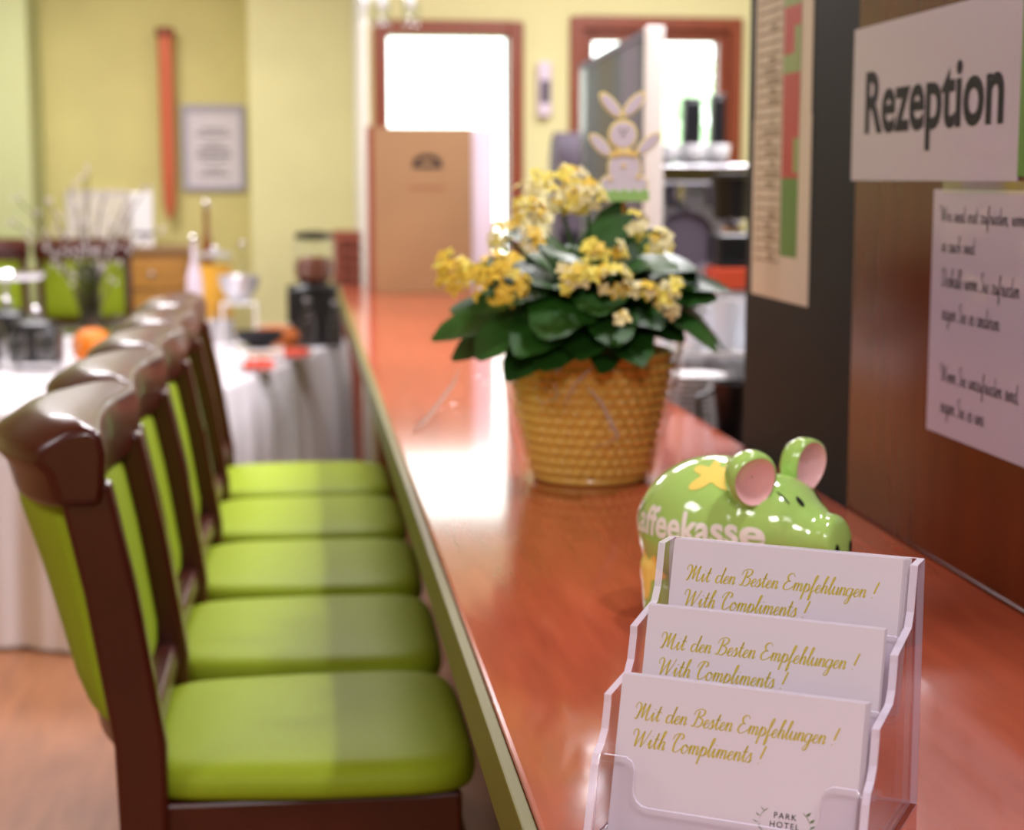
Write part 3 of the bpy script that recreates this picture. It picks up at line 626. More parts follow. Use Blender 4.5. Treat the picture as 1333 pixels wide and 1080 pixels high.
strip(Z(225), Z(180), c1, c1 + (c0 - c1) * .3, 2, -.0028); strip(Z(75), Z(35), c1, c1 + (c0 - c1) * .35, 2, -.0028)
b.build('colour_column', [M['redp'], M['greenp'], M['lgreenp']], ch, False, weld=False)
b = MB(); zz = .06
while zz < zt - zb - .03:
    strip(zz, zz + .0035, c0 + .012, Lc - .02, 0)
    if random.random() < .8: strip(zz + .006, zz + .012, c0 + .012 + .05 * random.random(), c0 + .07 + .05 * random.random(), 0, -.0027)
    zz += .017
for y in (c0 + .01, c0 + .055, Lc - .03): strip(.05, zt - zb - .03, y, y + .002, 0)
b.build('ruled_lines', M['grid'], ch, False, weld=False)

# ------------------------------------------------------------------ far end of the counter
def px_box(u0, v0, u1, v1, y):   # extents of a rectangle standing at depth y
    a, b_ = at_y(u0, v1, y), at_y(u1, v0, y); return a.x, b_.x, a.z, b_.z
x0, x1, _, z1 = px_box(488, 166, 614, 380, 7.1)
bd = thing('display_board', (x0, 7.1, CT), 'tall beige display board with dark emblem at the far end of counter', 'display board')
MB().box((0, 0, 0), (x1 - x0, .03, z1 - CT)).build('front_board', M['beige'], bd, False, .003)
MB().box((-.022, .0, 0), (-.001, .16, z1 - CT + .006)).build('side_edge', M['menu'], bd, False, .002)
xr = at_y(642, 200, 7.2).x - x0
MB().box((x1 - x0 + .002, .06, 0), (xr, .085, z1 - CT)).build('side_leaf', M['lilac'], bd, False, .003)
em = at_y(556, 209, 7.1) - Vector((x0, 7.1, CT)); b = MB()
for k in range(15):
    a = pi * k / 14; pr = [(em.x + .058 * cos(a), -.001, em.z - .018 + .035 * sin(a))]
    cxx, czz = em.x + .045 * cos(a), em.z - .012 + .024 * sin(a); b.add([(cxx - .012, -.001, czz - .006), (cxx + .012, -.001, czz - .006), (cxx + .016 * cos(a), -.001, czz + .016 * sin(a) + .004)], [(0, 1, 2)])
b.box((em.x - .06, -.0012, em.z - .032), (em.x + .06, -.0002, em.z - .016)); b.build('emblem', M['dark'], bd, False, weld=False)
b = MB()
for k in range(9): b.box((em.x - .075 + .017 * k, -.0012, em.z - .115), (em.x - .075 + .017 * k + .011, -.0002, em.z - .105))
b.build('small_lettering', M['frame'], bd, False, weld=False)
# brown drawer tower beyond the counter end
zt = at_y(462, 302, 8.75).z
o = thing('drawer_tower', (.16, 8.75, 0), 'narrow brown tower of flat drawers beyond the counter end by the display board', 'drawer unit')
MB().box((0, .012, 0), (.14, .35, zt)).build('body', M['menu'], o, False, .003)
for k in range(9):
    z = zt - .012 - .058 * (k + 1); d = MB().box((.006, -.012, z), (.134, .011, z + .046)).build('drawer', M['menu'], o, False, .004)
    MB().box((.05, -.02, z + .018), (.09, -.0125, z + .026)).build('pull', M['dark'], d, False)

# ------------------------------------------------------------------ far wall pieces
x0, x1, z0, z1 = px_box(238, 137, 318, 248, 9.96)
nf = thing('framed_notice', (x0, 10.0, z0), 'white framed notice hanging on the yellow wall right of red pole', 'picture frame')
Wn, Hn = x1 - x0, z1 - z0; b = MB(); t = .03
b.box((0, -.03, 0), (t, 0, Hn)); b.box((Wn - t, -.03, 0), (Wn, 0, Hn)); b.box((t, -.03, 0), (Wn - t, 0, t)); b.box((t, -.03, Hn - t), (Wn - t, 0, Hn)); b.build('frame', M['frame_lilac'], nf, False, .003)
MB().box((t, -.012, t), (Wn - t, -.001, Hn - t)).build('sheet', M['paper'], nf, False)
b = MB(); zz = Hn - .14
for wl in (.4, .55, 0, .3, .5, .55, .45, 0, .3, .5):
    if wl: b.box((Wn / 2 - Wn * wl / 2, -.0135, zz), (Wn / 2 + Wn * wl / 2, -.0122, zz + .010))
    zz -= .028
b.build('printed_lines', M['stripe'], nf, False, weld=False)
p0, p1 = at_y(210, 36, 9.9), at_y(221, 284, 9.9)
po = thing('red_pole', (p1.x, p1.y, p1.z), 'slim copper red vertical pole mounted on the yellow wall', 'pole')
Hp = p0.z - p1.z
MB().lathe([(.012, .0), (.034, .08), (.040, .3), (.042, Hp - .05)], n=20).build('shaft', M['copper'], po)
MB().lathe([(.052, Hp - .05), (.052, Hp - .005), (.045, Hp)], n=20).build('top_cap', M['menu'], po)
for z in (.35, Hp - .2): MB().box((-.012, .04, z), (.012, .1, z + .03)).build('bracket', M['menu'], po, False)
x0, x1, z0, z1 = px_box(700, 80, 718, 152, 7.72)
wp = thing('wall_intercom', ((x0 + x1) / 2, YB, z0), 'narrow white wall unit between the glazed door and window', 'intercom')
MB().box((-(x1 - x0) / 2, -.045, 0), ((x1 - x0) / 2, -.0, z1 - z0)).build('housing', M['lilac'], wp, False, .012, 3)
MB().box((-.02, -.047, .06), (.02, -.0455, .16)).build('speaker_grille', M['stripe'], wp, False)
# chandelier
c0 = at_y(508, 18, 7.0)
cl = thing('ceiling_lamp', (c0.x, c0.y, 3.0), 'hanging lamp with clear glass shades at the top picture edge', 'lamp'); zl = c0.z - 3.0
MB().lathe([(.05, -.03), (.05, 0)]).tube([(0, 0, -.02), (0, 0, zl + .16)], .008).build('rod', M['chrome'], cl)
b = MB()
for k in range(5): a = 2 * pi * k / 5 + .55; b.tube([(0, 0, zl + .16), (.05 * cos(a), .05 * sin(a), zl + .18), (.1 * cos(a), .1 * sin(a), zl + .11)], .005)
b.build('arms', M['chrome'], cl)
for k in range(5):
    a = 2 * pi * k / 5 + .55; pc = (.1 * cos(a), .1 * sin(a), zl)
    s = MB().lathe([(.015, .11), (.034, .08), (.04, .03), (.036, -.03), (.03, -.05)], pc, 18, False).build('glass_shade', M['glass'], cl)
    MB().ball((pc[0], pc[1], pc[2] + .045), (.018, .018, .03)).build('bulb', M['porc'], s)
# wooden sideboard behind the buffet
x0 = at_y(150, 318, 9.48).x; x1 = at_y(243, 318, 9.48).x; zt = at_y(200, 322, 9.48).z
sb = thing('sideboard', (x0, 9.48, 0), 'golden oak sideboard standing against the yellow wall behind the buffet', 'sideboard'); Ws = x1 - x0
MB().box((0, .012, .08), (Ws, .42, zt - .03)).build('body', M['oak'], sb, False, .004)
MB().box((-.015, -.012, zt - .03), (Ws + .015, .43, zt)).build('top', M['beige'], sb, False, .004)
for k in range(3):
    z = zt - .05 - .17 * (k + 1); dr = MB().box((.02, -.006, z), (Ws - .02, .011, z + .155)).build('drawer', M['oak'], sb, False, .004)
    MB().ball((Ws / 2, -.018, z + .078), .014).build('knob', M['steel'], dr)
for x in (.03, Ws - .07):
    for y in (.03, .35): MB().box((x, y, 0), (x + .04, y + .04, .08)).build('foot', M['oak'], sb, False)
xa, xb, za, zb = px_box(88, 248, 168, 318, 9.96)
o = thing('white_board', (xa, 9.96, za), 'pale board hanging on the wall behind the dry twigs', 'board'); MB().box((0, 0, 0), (xb - xa, .04, zb - za)).build('panel', M['chart'], o, False, .006)
b = MB(); Wb, Hb = xb - xa, zb - za
for a, c_ in (((0, -.006, 0), (Wb, -.0005, .018)), ((0, -.006, Hb - .018), (Wb, -.0005, Hb)), ((0, -.006, .018), (.018, -.0005, Hb - .018)), ((Wb - .018, -.006, .018), (Wb, -.0005, Hb - .018))): b.box(a, c_)
b.build('rim', M['paper'], o, False)
xa, xb, za, zb = px_box(172, 250, 198, 312, 9.6)
o = thing('white_carton', (xa, 9.6, zt), 'bright white carton standing upright at right end of sideboard', 'carton'); MB().box((0, 0, 0), (xb - xa, .07, zb - zt)).build('box', M['porc'], o, False, .004)
MB().box((.01, -.001, .06), (xb - xa - .01, -.0002, .08)).build('printed_band', M['stripe'], o, False)

# ------------------------------------------------------------------ buffet with tablecloth
TZ = .80; A = Vector((-.50, 5.70, 0)); RD = Vector((.268, 1, 0)).normalized(); LD = Vector((-RD.y, RD.x, 0))
TW, TLn = 1.9, 2.72
def tp(s, r, z): p = A + LD * s + RD * r; return Vector((p.x, p.y, z))
bt = thing('buffet_table', tp(TW / 2, TLn / 2, 0), 'long buffet table hidden under the white tablecloth', 'table')
I = lambda p: p - bt.location
b = MB(); q = [I(tp(s, r, 0)) for s, r in ((.04, .04), (TW - .04, .04), (TW - .04, TLn - .04), (.04, TLn - .04))]; b.prism([(p.x, p.y) for p in q], .765, .795); b.build('tabletop', M['oak'], bt, False)
for s in (.12, TW - .12):
    for r in (.12, TLn - .12): c_ = I(tp(s, r, 0)); MB().box((c_.x - .025, c_.y - .025, 0), (c_.x + .025, c_.y + .025, .765)).build('leg', M['oak'], bt, False)
per = []; N = 0
def walk():
    L = []
    for (a, b2) in (((0, 0), (TW, 0)), ((TW, 0), (TW, TLn)), ((TW, TLn), (0, TLn)), ((0, TLn), (0, 0))):
        d = math.hypot(b2[0] - a[0], b2[1] - a[1]); n = int(d / .018)
        out = ((b2[1] - a[1]) / d, -(b2[0] - a[0]) / d)
        for i in range(n): L.append((a[0] + (b2[0] - a[0]) * i / n, a[1] + (b2[1] - a[1]) * i / n, out))
    return L
Wk = walk(); n = len(Wk); rings = []
for z, k in ((.802, -.03), (.803, 0), (.797, .006), (.78, .010), (.6, .5), (.35, .8), (.1, 1), (.012, 1.05)):
    ring = []
    for i, (s, r, out) in enumerate(Wk):
        if k <= .01: am = k
        else: am = .012 + .022 * k * (1 + .8 * sin(i * .42 + .7 * sin(i * .11)) + .35 * sin(i * .9 + 1))
        ring.append(tp(s + out[0] * am, r + out[1] * am, z))
    rings.append(ring)
b = MB().loft([[tuple(p) for p in r] for r in rings], caps=False); b.add([tuple(p) for p in rings[0]], [tuple(range(n))])
tag(b.build('tablecloth', M['cloth'], None, True, angle=60), 'white floor length tablecloth draped over the buffet table', 'tablecloth')
# things on the buffet
def on(u, v, z=TZ + .003): return at_z(u, v, z)
def here(name, p, label, cat, group=None, rz=0): return thing(name, p, label, cat, rz, group)
SZ = TZ + .003
p = at_y(120, 480, 7.6); p.z = SZ
vz = here('glass_vase', p, 'tall clear glass vase holding dry twigs on the buffet', 'vase')
hv = at_y(120, 342, 7.6).z - SZ
MB().lathe([(.045, 0), (.05, .01), (.047, hv * .5), (.055, hv), (.051, hv), (.043, hv * .5), (.044, .015)], n=24).build('vase_wall', M['smoke'], vz)
MB().lathe([(.041, .016), (.042, hv * .4)], n=20).build('water', M['glass'], vz)
tw = here('twig_bunch', p + Vector((0, 0, .02)), 'bunch of dry budding twigs spreading out of the glass vase', 'twigs')
b = MB(); bd = MB(); rt = random.Random(5)
tips = [(12, 285), (30, 262), (62, 262), (85, 240), (112, 228), (120, 222), (140, 250), (160, 262), (188, 248), (70, 300), (150, 300), (178, 290), (45, 310), (205, 300), (100, 265), (128, 258)]
for u, v in tips:
    tpn = at_y(u + rt.uniform(-6, 6), v + rt.uniform(-5, 5), 7.6 + rt.uniform(-.12, .12)) - tw.location; bs = Vector((rt.uniform(-.02, .02), rt.uniform(-.02, .02), .0)); nk = Vector((tpn.x * .1, rt.uniform(-.03, .03), hv))
    pts = []
    for i in range(9):
        s = i / 8; pts.append(bs * (1 - s) ** 2 + nk * 2 * s * (1 - s) * .9 + tpn * s * s + Vector((rt.uniform(-.006, .006), 0, 0)))
    b.tube(pts, .003, 5, [.006 - .003 * i / 8 for i in range(9)])
    for i in range(4, 9):
        for k in range(2): q = pts[i] + Vector((rt.uniform(-.02, .02), rt.uniform(-.02, .02), rt.uniform(-.015, .02))); b.tube([pts[i], q], .0015, 4); bd.ball(q, (.006, .006, .011), 6, 5)
b.build('branches', M['twig'], tw); tag(bd.build('buds', M['bud'], tw), kind='stuff')
p = at_y(120, 448, 7.3); rad = 26 * 7.3 / 2270
p.z = SZ
pk = here('small_pumpkin', p, 'small orange pumpkin on the buffet in front of the glass vase', 'pumpkin')
rings = []
for i in range(13):
    a = pi * i / 12; rings.append([(rad * sin(a) * (1 + .06 * cos(8 * q * 2 * pi / 48)) * cos(2 * pi * q / 48) + 0, rad * sin(a) * (1 + .06 * cos(8 * q * 2 * pi / 48)) * sin(2 * pi * q / 48), rad * .92 - rad * .92 * cos(a)) for q in range(48)])
rings[0] = [(x * .001, y * .001, z) for x, y, z in rings[1]]; rings[-1] = [(x * .01, y * .01, z) for x, y, z in rings[-2]]
MB().loft(rings).build('rind', M['orange'], pk); MB().tube([(0, 0, rad * 1.78), (.004, 0, rad * 2.0), (.012, 0, rad * 2.15)], .008).build('stem', M['twig'], pk)
# dark warming dishes, each with a bright knob
for k, (u, v, y) in enumerate(((-28, 470, 7.25), (48, 468, 7.15), (10, 455, 7.75))):
    p = at_y(u, v, y); p.z = SZ
    cf = here('warming_dish', p, ('black warming dish at the left picture edge of the buffet', 'black warming dish with round bright knob beside the glass vase', 'black warming dish behind the other two on the buffet')[k], 'food warmer', 'black warming dishes on the buffet')
    MB().box((-.10, -.09, .03), (.10, .09, .12)).build('pan', M['blackp'], cf, False, .012)
    rings = [[(x * .105 * s, y2 * .095 * s, z) for x, y2 in [(math.copysign(abs(cos(a)) ** .5, cos(a)), math.copysign(abs(sin(a)) ** .5, sin(a))) for a in [2 * pi * j / 28 for j in range(28)]]] for s, z in ((1, .122), (1, .14), (.93, .17), (.7, .195), (.3, .205))]
    ld = MB().loft(rings).build('lid', M['blackp'], cf, angle=50); MB().lathe([(.006, .204), (.006, .222)], n=10).ball((0, 0, .235), .024).build('knob', M['chrome'], ld)
    for x in (-.085, .085):
        for y2 in (-.075, .075): MB().box((x - .008, y2 - .008, 0), (x + .008, y2 + .008, .03)).build('foot', M['steel'], cf, False)
# cake stand with silver tray
p = at_y(6, 360, 8.25); zt2 = p.z; p.z = SZ
cs = here('tray_stand', p, 'raised silver tray on a slim stem in front of the green chairs', 'tray stand')
MB().lathe([(.09, 0), (.09, .008), (.02, .02), (.012, .04), (.012, zt2 - SZ - .02), (.03, zt2 - SZ - .01)], n=24).build('stem', M['steel'], cs)
MB().lathe([(.02, zt2 - SZ - .012), (.19, zt2 - SZ - .008), (.21, zt2 - SZ + .018), (.205, zt2 - SZ + .018), (.185, zt2 - SZ - .002), (.02, zt2 - SZ - .004)], n=36).build('tray', M['chrome'], cs)
# wine glasses
def wine(p, label, group):
    g = here('wine_glass', p, label, 'glass', group)
    MB().lathe([(.034, 0), (.034, .002), (.006, .008), (.0045, .02), (.0045, .08), (.008, .088)], n=18).build('stem', M['glass'], g)
    MB().lathe([(.008, .088), (.03, .105), (.038, .135), (.036, .17), (.031, .20)], n=20, caps=False).build('bowl', M['glass'], g); return g
gl0 = None
for k, (u, v, y) in enumerate(((92, 470, 6.9), (62, 480, 6.6), (160, 455, 7.4), (182, 452, 7.6), (22, 485, 6.5), (150, 470, 7.0))):
    p = at_y(u, v, y); p.z = SZ; lb = 'clear wine glass among the settings at the left end of the buffet'
    if gl0 is None: gl0 = wine(p, lb, 'wine glasses on the buffet')
    else: dup(gl0, p, 0, lb)
# juice dispenser
p = at_y(281, 400, 8.25); p.z = SZ; zt2 = at_y(281, 330, 8.25).z - SZ
jd = here('juice_dispenser', p, 'glass dispenser of orange juice behind the chair backs', 'juice dispenser')
MB().lathe([(.085, 0), (.085, .10), (.078, .11)], n=26).build('base', M['steel'], jd)
MB().lathe([(.076, .112), (.076, zt2 - .05)], n=26).build('juice', M['juice'], jd)
MB().lathe([(.08, .111), (.08, zt2 - .015)], n=26, caps=False).build('tank', M['glass'], jd)
ld = MB().lathe([(.083, zt2 - .014), (.083, zt2), (.02, zt2 + .012)], n=26).build('lid', M['steel'], jd); MB().ball((0, 0, zt2 + .025), .016).build('knob', M['chrome'], ld)
MB().tube([(0, -.08, .13), (0, -.115, .13), (0, -.125, .11)], .009).build('tap', M['chrome'], jd)
# bottles
def bottle(p, h, m, label, cap=M['chrome'], r=.032):
    g = here('bottle', p, label, 'bottle', 'bottles on the buffet')
    MB().lathe([(r, 0), (r, h * .58), (r * .9, h * .66), (.013, h * .8), (.012, h * .95), (.014, h * .955)], n=20).build('body', m, g)
    MB().lathe([(.016, h * .955), (.017, h), (.012, h * 1.01)], n=16).build('cap', cap, g)
for (u, vt, y, m, lb) in ((268, 262, 8.5, M['bottle'], 'amber bottle with shiny cap behind the juice dispenser'), (315, 315, 8.1, M['glass'], 'clear bottle with shiny cap right of the juice dispenser'), (252, 308, 7.9, M['lilac'], 'pale lilac bottle left of the juice dispenser'),
                          (400, 388, 7.75, M['glass'], 'clear bottle before the bean grinder, left of its pair'), (436, 392, 7.85, M['glass'], 'clear bottle before the bean grinder, right of its pair')):
    p = at_y(u, vt, y); h = p.z - SZ; p.z = SZ; bottle(p, h, m, lb, r=.036 if u == 252 else .032)
# bean grinder
p = at_y(410, 440, 8.05); p.z = SZ
Zg = lambda v: at_y(410, v, 8.05).z - SZ
gr = here('bean_grinder', p, 'black coffee bean grinder with brown bean hopper near the counter', 'coffee grinder')
MB().box((-.125, -.09, 0), (.125, .09, Zg(374))).build('body', M['blackp'], gr, False, .012)
MB().lathe([(.13, Zg(374)), (.12, Zg(370))], n=30).build('collar', M['blackp'], gr)
hp = MB().lathe([(.06, Zg(369)), (.085, Zg(360)), (.085, Zg(340)), (.06, Zg(334))], n=26).build('beans', M['brown'], gr)
MB().lathe([(.07, Zg(369)), (.10, Zg(355)), (.10, Zg(312))], n=26, caps=False).build('hopper', M['glass'], gr)
MB().lathe([(.03, Zg(313)), (.085, Zg(311)), (.085, Zg(303)), (.03, Zg(300))], n=26).build('lid', M['blackp'], gr)
# risers, bowls, bread, plates, tomatoes
def bowl(p, r, h, m, label, fill=None):
    g = here('serving_bowl', p, label, 'bowl', 'serving bowls on the buffet'); MB().lathe([(r * .4, 0), (r * .45, .006), (r * .85, h * .5), (r, h), (r * .96, h), (r * .8, h * .5), (r * .3, .014)], n=28).build('shell', m, g)
    if fill: MB().lathe([(r * .8, h * .62), (r * .4, h * .75), (.01, h * .8)], n=20).build('filling', fill, g)
for (u, v, y, wd, zt2, m, lb1) in ((312, 405, 7.95, .16, at_y(312, 392, 7.95).z, M['porc'], 'tall white riser under the steel bowl on the buffet'), (338, 455, 7.2, .2, at_y(338, 452, 7.2).z, M['porc'], 'low white riser under the dark bowl on the buffet')):
    p = at_y(u, v, y); p.z = SZ; o = here('buffet_riser', p, lb1, 'riser', 'white buffet risers'); h = zt2 - SZ
    b = MB(); b.box((-wd / 2, -wd / 2, h - .012), (wd / 2, wd / 2, h)); b.build('shelf', m, o, False, .003)
    for sx in (-1, 1): MB().box((sx * (wd / 2 - .006) - .006, -wd / 2, 0), (sx * (wd / 2 - .006) + .006, wd / 2, h - .012)).build('side', m, o, False, .002)
    p2 = p.copy(); p2.z = zt2 + .001
    if m is M['porc'] and u == 312: bowl(p2, .095, .115, M['steel'], 'steel bowl raised on the tall white riser', M['dark'])
    else: bowl(p2, .105, .065, M['dark'], 'wide dark bowl on the low white riser', M['blackp'])
p = at_y(358, 435, 7.66); p.z = SZ
o = here('bread_board', p, 'wooden bread board behind the dark bowl on the buffet', 'board'); MB().box((-.12, -.12, 0), (.12, .12, .02)).build('plank', M['oak'], o, False, .005)
MB().tube([(.12, 0, .01), (.16, 0, .01)], .011).build('handle', M['oak'], o)
p2 = p + Vector((.0, 0, .021)); o = here('bread_loaf', p2, 'brown crusty loaf of bread on the wooden board', 'bread')
rings = [[(-.11 + .22 * i / 10, .06 * math.sqrt(max(.02, 1 - (2 * i / 10 - 1) ** 2)) * cos(a), .055 + .0549 * math.sqrt(max(.02, 1 - (2 * i / 10 - 1) ** 2)) * sin(a)) for a in [2 * pi * j / 18 for j in range(18)]] for i in range(11)]
MB().loft(rings).build('crust', M['bread'], o); b = MB()
for k in range(4): x = -.06 + .04 * k; b.tube([(x - .01, -.03, .103), (x + .0, 0, .111), (x + .01, .03, .103)], .004)
b.build('score_marks', M['chart'], o)
tom = None; kt = 0
for (u, v, y, lb) in ((336, 470, 6.95, 'nearer white plate carrying red tomatoes on the buffet edge'), (383, 456, 7.42, 'farther white plate carrying red tomatoes on the buffet edge')):
    p = at_y(u, v, y); p.z = SZ
    o = here('plate', p, lb, 'plate', 'tomato plates on the buffet'); MB().lathe([(.05, 0), (.06, .004), (.10, .014), (.10, .017), (.055, .008), (.01, .007)], n=30).build('dish', M['porc'], o)
    for k in range(6):
        a = k * 2 * pi / 5; r = .043 if k < 5 else 0; q = p + Vector((r * cos(a), r * sin(a), .0085)); lb2 = 'red tomato on the %s white plate' % ('nearer' if y < 7.2 else 'farther')
        if tom is None:
            tom = here('tomato', q, lb2, 'tomato', 'tomatoes on the nearer plate'); MB().ball((0, 0, .021), (.024, .024, .021)).build('flesh', M['red'], tom)
            b = MB()
            for j in range(5): c_ = 2 * pi * j / 5; b.add([(0, 0, .044), (.006 * cos(c_ + .5), .006 * sin(c_ + .5), .043), (.013 * cos(c_), .013 * sin(c_), .040), (.006 * cos(c_ - .5), .006 * sin(c_ - .5), .043)], [(0, 1, 2, 3)])
            b.build('calyx', M['leaf'], tom, weld=False)
        else: dup(tom, q, a, lb2, 'tomatoes on the %s plate' % ('nearer' if y < 7.2 else 'farther'))

# ------------------------------------------------------------------ behind the bar
BZ = 1.0
bb = thing('back_bench', (.98, 3.3, 0), 'stainless steel work bench behind the bar counter', 'bench')
MB().box((0, 0, BZ - .04), (.9, 4.2, BZ)).build('worktop', M['steel'], bb, False, .003); MB().box((.03, .03, .1), (.88, 4.17, BZ - .04)).build('cabinet', M['dark'], bb, False)
MB().box((.06, .06, 0), (.84, 4.14, .1)).build('plinth', M['blackp'], bb, False)
# slatted glass screen with white end post
yN, yFar = 4.7, 6.3; pN, pF = at_y(851, 45, yN), at_y(759, 95, yFar)
sc_ = thing('screen_panel', (pN.x, yN, BZ), 'tall dark slatted screen with bright white end post behind rabbit', 'screen')
dv = Vector((pF.x - pN.x, yFar - yN)); Ls = dv.length; sc_.rotation_euler = (0, 0, math.atan2(dv.y, dv.x)); hs = pN.z - BZ
b = MB(); b.box((-.03, -.025, 0), (0, .025, hs + .02)); b.build('end_post', M['white'], sc_, False, .004)
nS = 9
for k in range(nS): MB().box((Ls * k / nS + .002, -.012, 0), (Ls * (k + 1) / nS - .002, .012, hs)).build('slat', [M['dark'], M['stripe'], M['stripe'], M['dark'], M['stripe2'], M['stripe2'], M['dark'], M['dark'], M['blackp']][k], sc_, False)
MB().box((0, -.016, hs + .001), (Ls, .016, hs + .02)).build('top_rail', M['stripe'], sc_, False)
# rounded grey appliance
p = at_y(744, 228, 6.6); p.z = BZ; ht = at_y(744, 172, 6.6).z - BZ
o = thing('bread_bin', (p.x, 6.6, BZ), 'round topped grey appliance left of the slatted screen', 'appliance')
rings = []
for x in (-.07, .07): rings.append([(x, .12 * cos(a) if z0 else s_ * .12, zz) for (a, z0, s_, zz) in [(0, 0, 1, 0), (0, 0, 1, ht - .12)] + [(pi * j / 10, 1, 0, ht - .12 + .12 * sin(pi * j / 10)) for j in range(1, 10)] + [(0, 0, -1, ht - .12), (0, 0, -1, 0)]])
MB().loft(rings).build('shell', M['stripe'], o, True, .006, angle=40); MB().box((-.06, -.123, ht * .3), (.06, -.119, ht * .5)).build('front_slot', M['dark'], o, False)
# espresso machine
YE = 5.3; xa, xb, za, zb = px_box(866, 214, 942, 300, YE)
es = thing('espresso_machine', ((xa + xb) / 2, YE, BZ), 'steel espresso machine with cups on top behind the bar', 'espresso machine'); we = (xb - xa) / 2 + .07; he = zb - BZ
MB().box((-we, .14, 0), (we, .42, he - .05)).build('back_body', M['steel'], es, False, .01)
MB().box((-we, -.05, he - .06), (we, .42, he)).build('cup_shelf', M['chrome'], es, False, .008)
MB().box((-we, -.02, 0), (we, .139, .09)).build('drip_tray', M['steel'], es, False, .006)
for x in (-.05, .07):
    g = MB().lathe([(.03, he - .13), (.034, he - .062)], (x, .05, 0), 18).build('brew_group', M['chrome'], es); MB().tube([(x, .05, he - .12), (x, -.10, he - .14)], .011).build('portafilter_handle', M['blackp'], g)
MB().tube([(we - .02, -.03, he - .05), (we + .0, -.06, he - .16), (we - .015, -.05, he - .30)], .006).build('steam_wand', M['chrome'], es)
def cup(p, label, group):
    g = here('coffee_cup', p, label, 'cup', group); MB().lathe([(.02, 0), (.024, .004), (.034, .03), (.038, .062), (.036, .062), (.031, .03), (.01, .008)], n=22).build('bowl', M['porc'], g)
    MB().tube([(.034, 0, .05), (.056, 0, .048), (.055, 0, .02), (.031, 0, .018)], .005, 8).build('handle', M['porc'], g); return g
c0_ = None; base = Vector(es.location) + Vector((0, 0, he + .001))
for k in range(6):
    q = base + Vector((-.082 + .082 * (k % 3), .03 + .13 * (k // 3), 0)); lb = 'white coffee cup standing on top of the espresso machine'
    if c0_ is None: c0_ = cup(q, lb, 'cups on the espresso machine'); c0_.rotation_euler.z = -1.5
    else: dup(c0_, q, -1.5 + .05 * k, lb)
for (u0, u1, vt, vb, dy, lb) in ((889, 911, 132, 180, .34, 'black upright canister on the espresso machine, left one of two'), (925, 942, 128, 178, .34, 'black upright canister on the espresso machine, right one of two')):
    a, b_, z0, z1 = px_box(u0, vt, u1, vb, YE + dy); q = Vector(((a + b_) / 2, YE + dy, es.location.z + he + .001)); o = here('canister', q, lb, 'canister', 'black canisters on the espresso machine')
    MB().box((-(b_ - a) / 2, -.03, 0), ((b_ - a) / 2, .03, z1 - q.z)).build('body', M['blackp'], o, False, .004); MB().box((-(b_ - a) / 2 - .002, -.032, z1 - q.z), ((b_ - a) / 2 + .002, .032, z1 - q.z + .012)).build('lid', M['blackp'], o, False, .003)
# round grey tray leaning
p = at_y(892, 314, 4.75); rt_ = 41 * 4.75 / 2270
o = thing('round_tray', (p.x, 4.75, BZ), 'round grey serving tray standing upright behind the yellow flowers', 'tray'); zc = p.z - BZ
b = MB(); b.M = Matrix.Translation((0, 0, zc)) @ Matrix.Rotation(radians(84), 4, 'X'); b.lathe([(.01, .0), (rt_ * .93, 0), (rt_, .012), (rt_ * .985, .014), (rt_ * .9, .004), (.01, .004)], n=44); b.build('disc', M['stripe'], o)
b = MB(); b.box((-.06, -.03, 0), (.06, .06, .02)); b.box((-.05, .02, .02), (-.03, .05, zc - rt_ * .5)); b.box((.03, .02, .02), (.05, .05, zc - rt_ * .5)); b.build('stand', M['steel'], o, False)
# black grinder with orange-red base band
p = at_y(950, 375, 4.55); xg = p.x; Zq = lambda v: at_y(950, v, 4.55).z - BZ
o = thing('coffee_mill', (xg, 4.55, BZ), 'black coffee mill with orange red band behind the black pillar', 'coffee mill')
wd = 26 * 4.55 / 2270
MB().box((-wd, -.07, 0), (wd, .07, Zq(376))).build('base', M['steel'], o, False, .006); MB().box((-wd - .002, -.072, Zq(375)), (wd + .002, .072, Zq(347))).build('band', M['orangered'], o, False, .006)
MB().box((-wd, -.07, Zq(346)), (wd, .07, Zq(303))).build('body', M['blackp'], o, False, .012, 3); MB().lathe([(.035, Zq(302)), (.025, Zq(292)), (.035, Zq(286))], n=20).build('neck', M['chrome'], o)
b = MB()
for k in range(5): pass
b.lathe([(wd * .92, Zq(285)), (wd * 1.08, Zq(232))], n=26).build('hopper', M['blackp'], o)
MB().lathe([(wd * 1.12, Zq(231)), (wd * 1.1, Zq(226)), (.01, Zq(224))], n=26).build('lid', M['dark'], o)
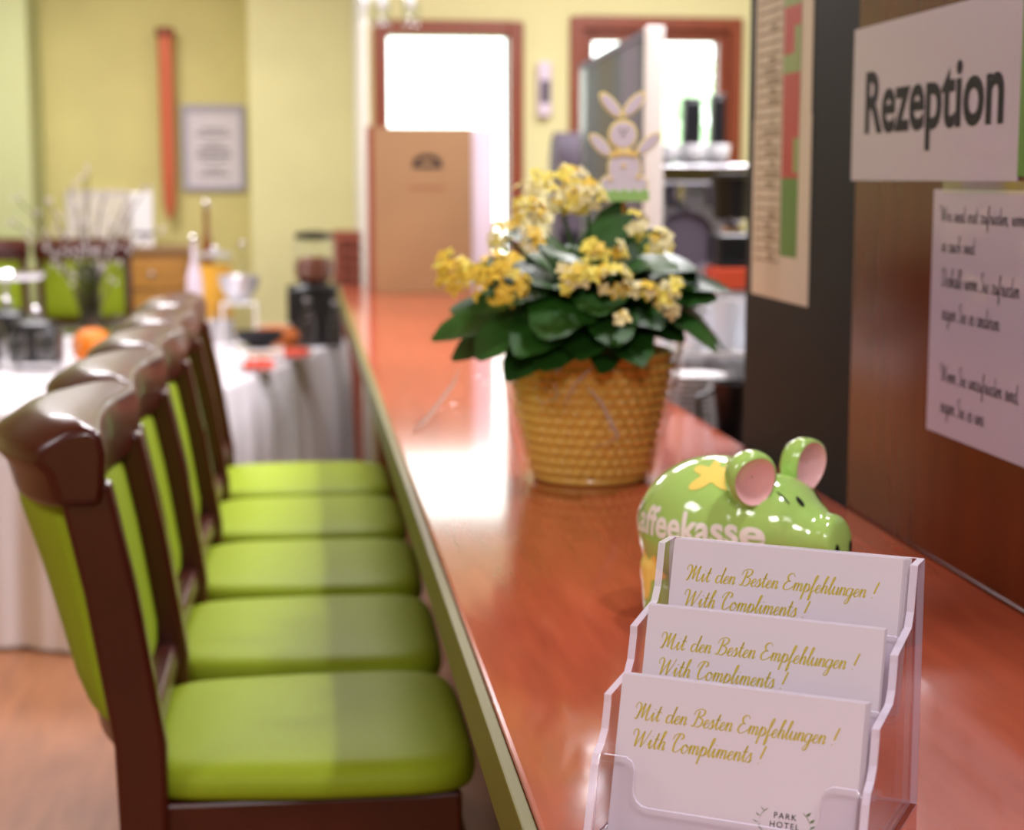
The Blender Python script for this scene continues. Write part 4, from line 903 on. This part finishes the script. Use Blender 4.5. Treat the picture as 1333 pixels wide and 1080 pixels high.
# trays of glasses and porcelain
def tumbler(p, label, group):
    g = here('drinking_glass', p, label, 'glass', group)
    MB().lathe([(.024, 0), (.026, .003), (.033, .115), (.031, .115), (.024, .012)], n=20).build('glass_wall', M['glass_lit'], g); MB().lathe([(.0235, .003), (.0235, .011)], n=18).build('thick_base', M['chrome'], g); return g
xo = at_y(905, 480, 4.1).x
for lv in range(2):
    o = thing('glass_tray', (xo + .04, 4.05, BZ + .001 + .155 * lv), ('lower', 'upper')[lv] + ' white tray of drinking glasses behind the bar counter', 'tray', group='trays of glasses')
    MB().box((-.12, -.12, 0), (.12, .12, .012)).build('deck', M['porc'], o, False, .004)
    for x in (-.114, .114):
        for y in (-.114, .114): MB().box((x - .006, y - .006, .012), (x + .006, y + .006, .152)).build('post', M['porc'], o, False)
t0 = None
for lv in range(2):
    for ix in range(3):
        for iy in range(3):
            q = Vector((xo + .04 - .074 + .074 * ix, 4.05 - .074 + .074 * iy, BZ + .014 + .155 * lv)); lb = 'clear drinking glass standing on the %s white tray behind the bar' % ('lower', 'upper')[lv]; gp = 'glasses on the %s tray' % ('lower', 'upper')[lv]
            if t0 is None: t0 = tumbler(q, lb, gp)
            else: dup(t0, q, 0, lb, gp)
s0 = None; xs = at_y(888, 480, 3.75).x
for k in range(12):
    q = Vector((xs + .02, 3.72, BZ + .001 + .0115 * k)); lb = 'white saucer in the stack behind the yellow pot'
    if s0 is None: s0 = here('saucer', q, lb, 'saucer', 'saucers in a stack'); MB().lathe([(.03, 0), (.034, .003), (.072, .012), (.072, .0145), (.034, .006), (.005, .005)], n=30).build('dish', M['porc'], s0)
    else: dup(s0, q, 0, lb)
# black funnel-shaped jug
p = at_y(948, 560, 3.45); zt3 = at_y(948, 497, 3.45).z - BZ
o = thing('black_jug', (p.x + .01, 3.45, BZ), 'black tapered jug behind the counter beside the black pillar', 'jug')
MB().lathe([(.028, 0), (.03, .005), (.034, zt3 * .5), (.046, zt3), (.043, zt3), (.03, zt3 * .5), (.02, .01)], n=24).build('body', M['blackp'], o); MB().tube([(-.042, 0, zt3 * .9), (-.075, 0, zt3 * .8), (-.07, 0, zt3 * .4), (-.033, 0, zt3 * .3)], .006, 8).build('handle', M['blackp'], o)

# ------------------------------------------------------------------ a tree outside
def tree(x, y, h, label, seed):
    r = random.Random(seed); t = thing('tree', (x, y, -.15), label, 'tree', group='trees outside the windows')
    MB().tube([(0, 0, 0), (.1, 0, h * .3), (.0, .1, h * .6)], .12, 10, [.16, .12, .07]).build('trunk', M['trunk'], t); b = MB()
    for i in range(900):
        a, e, q = r.uniform(0, 6.28), r.uniform(-1, 1.5), r.random() ** .4; c_ = Vector((cos(a) * cos(e), sin(a) * cos(e), sin(e))) * q * h * .38 + Vector((0, 0, h * .62)); d1 = Vector((r.uniform(-1, 1), r.uniform(-1, 1), r.uniform(-1, 1))).normalized() * .14; d2 = d1.orthogonal().normalized() * .07
        b.add([c_ - d1, c_ + d2, c_ + d1, c_ - d2], [(0, 1, 2, 3)])
    b.build('crown', M['tree'], t, weld=False)
tree(3.9, 18.5, 3.0, 'green tree outside seen through the right window', 3)
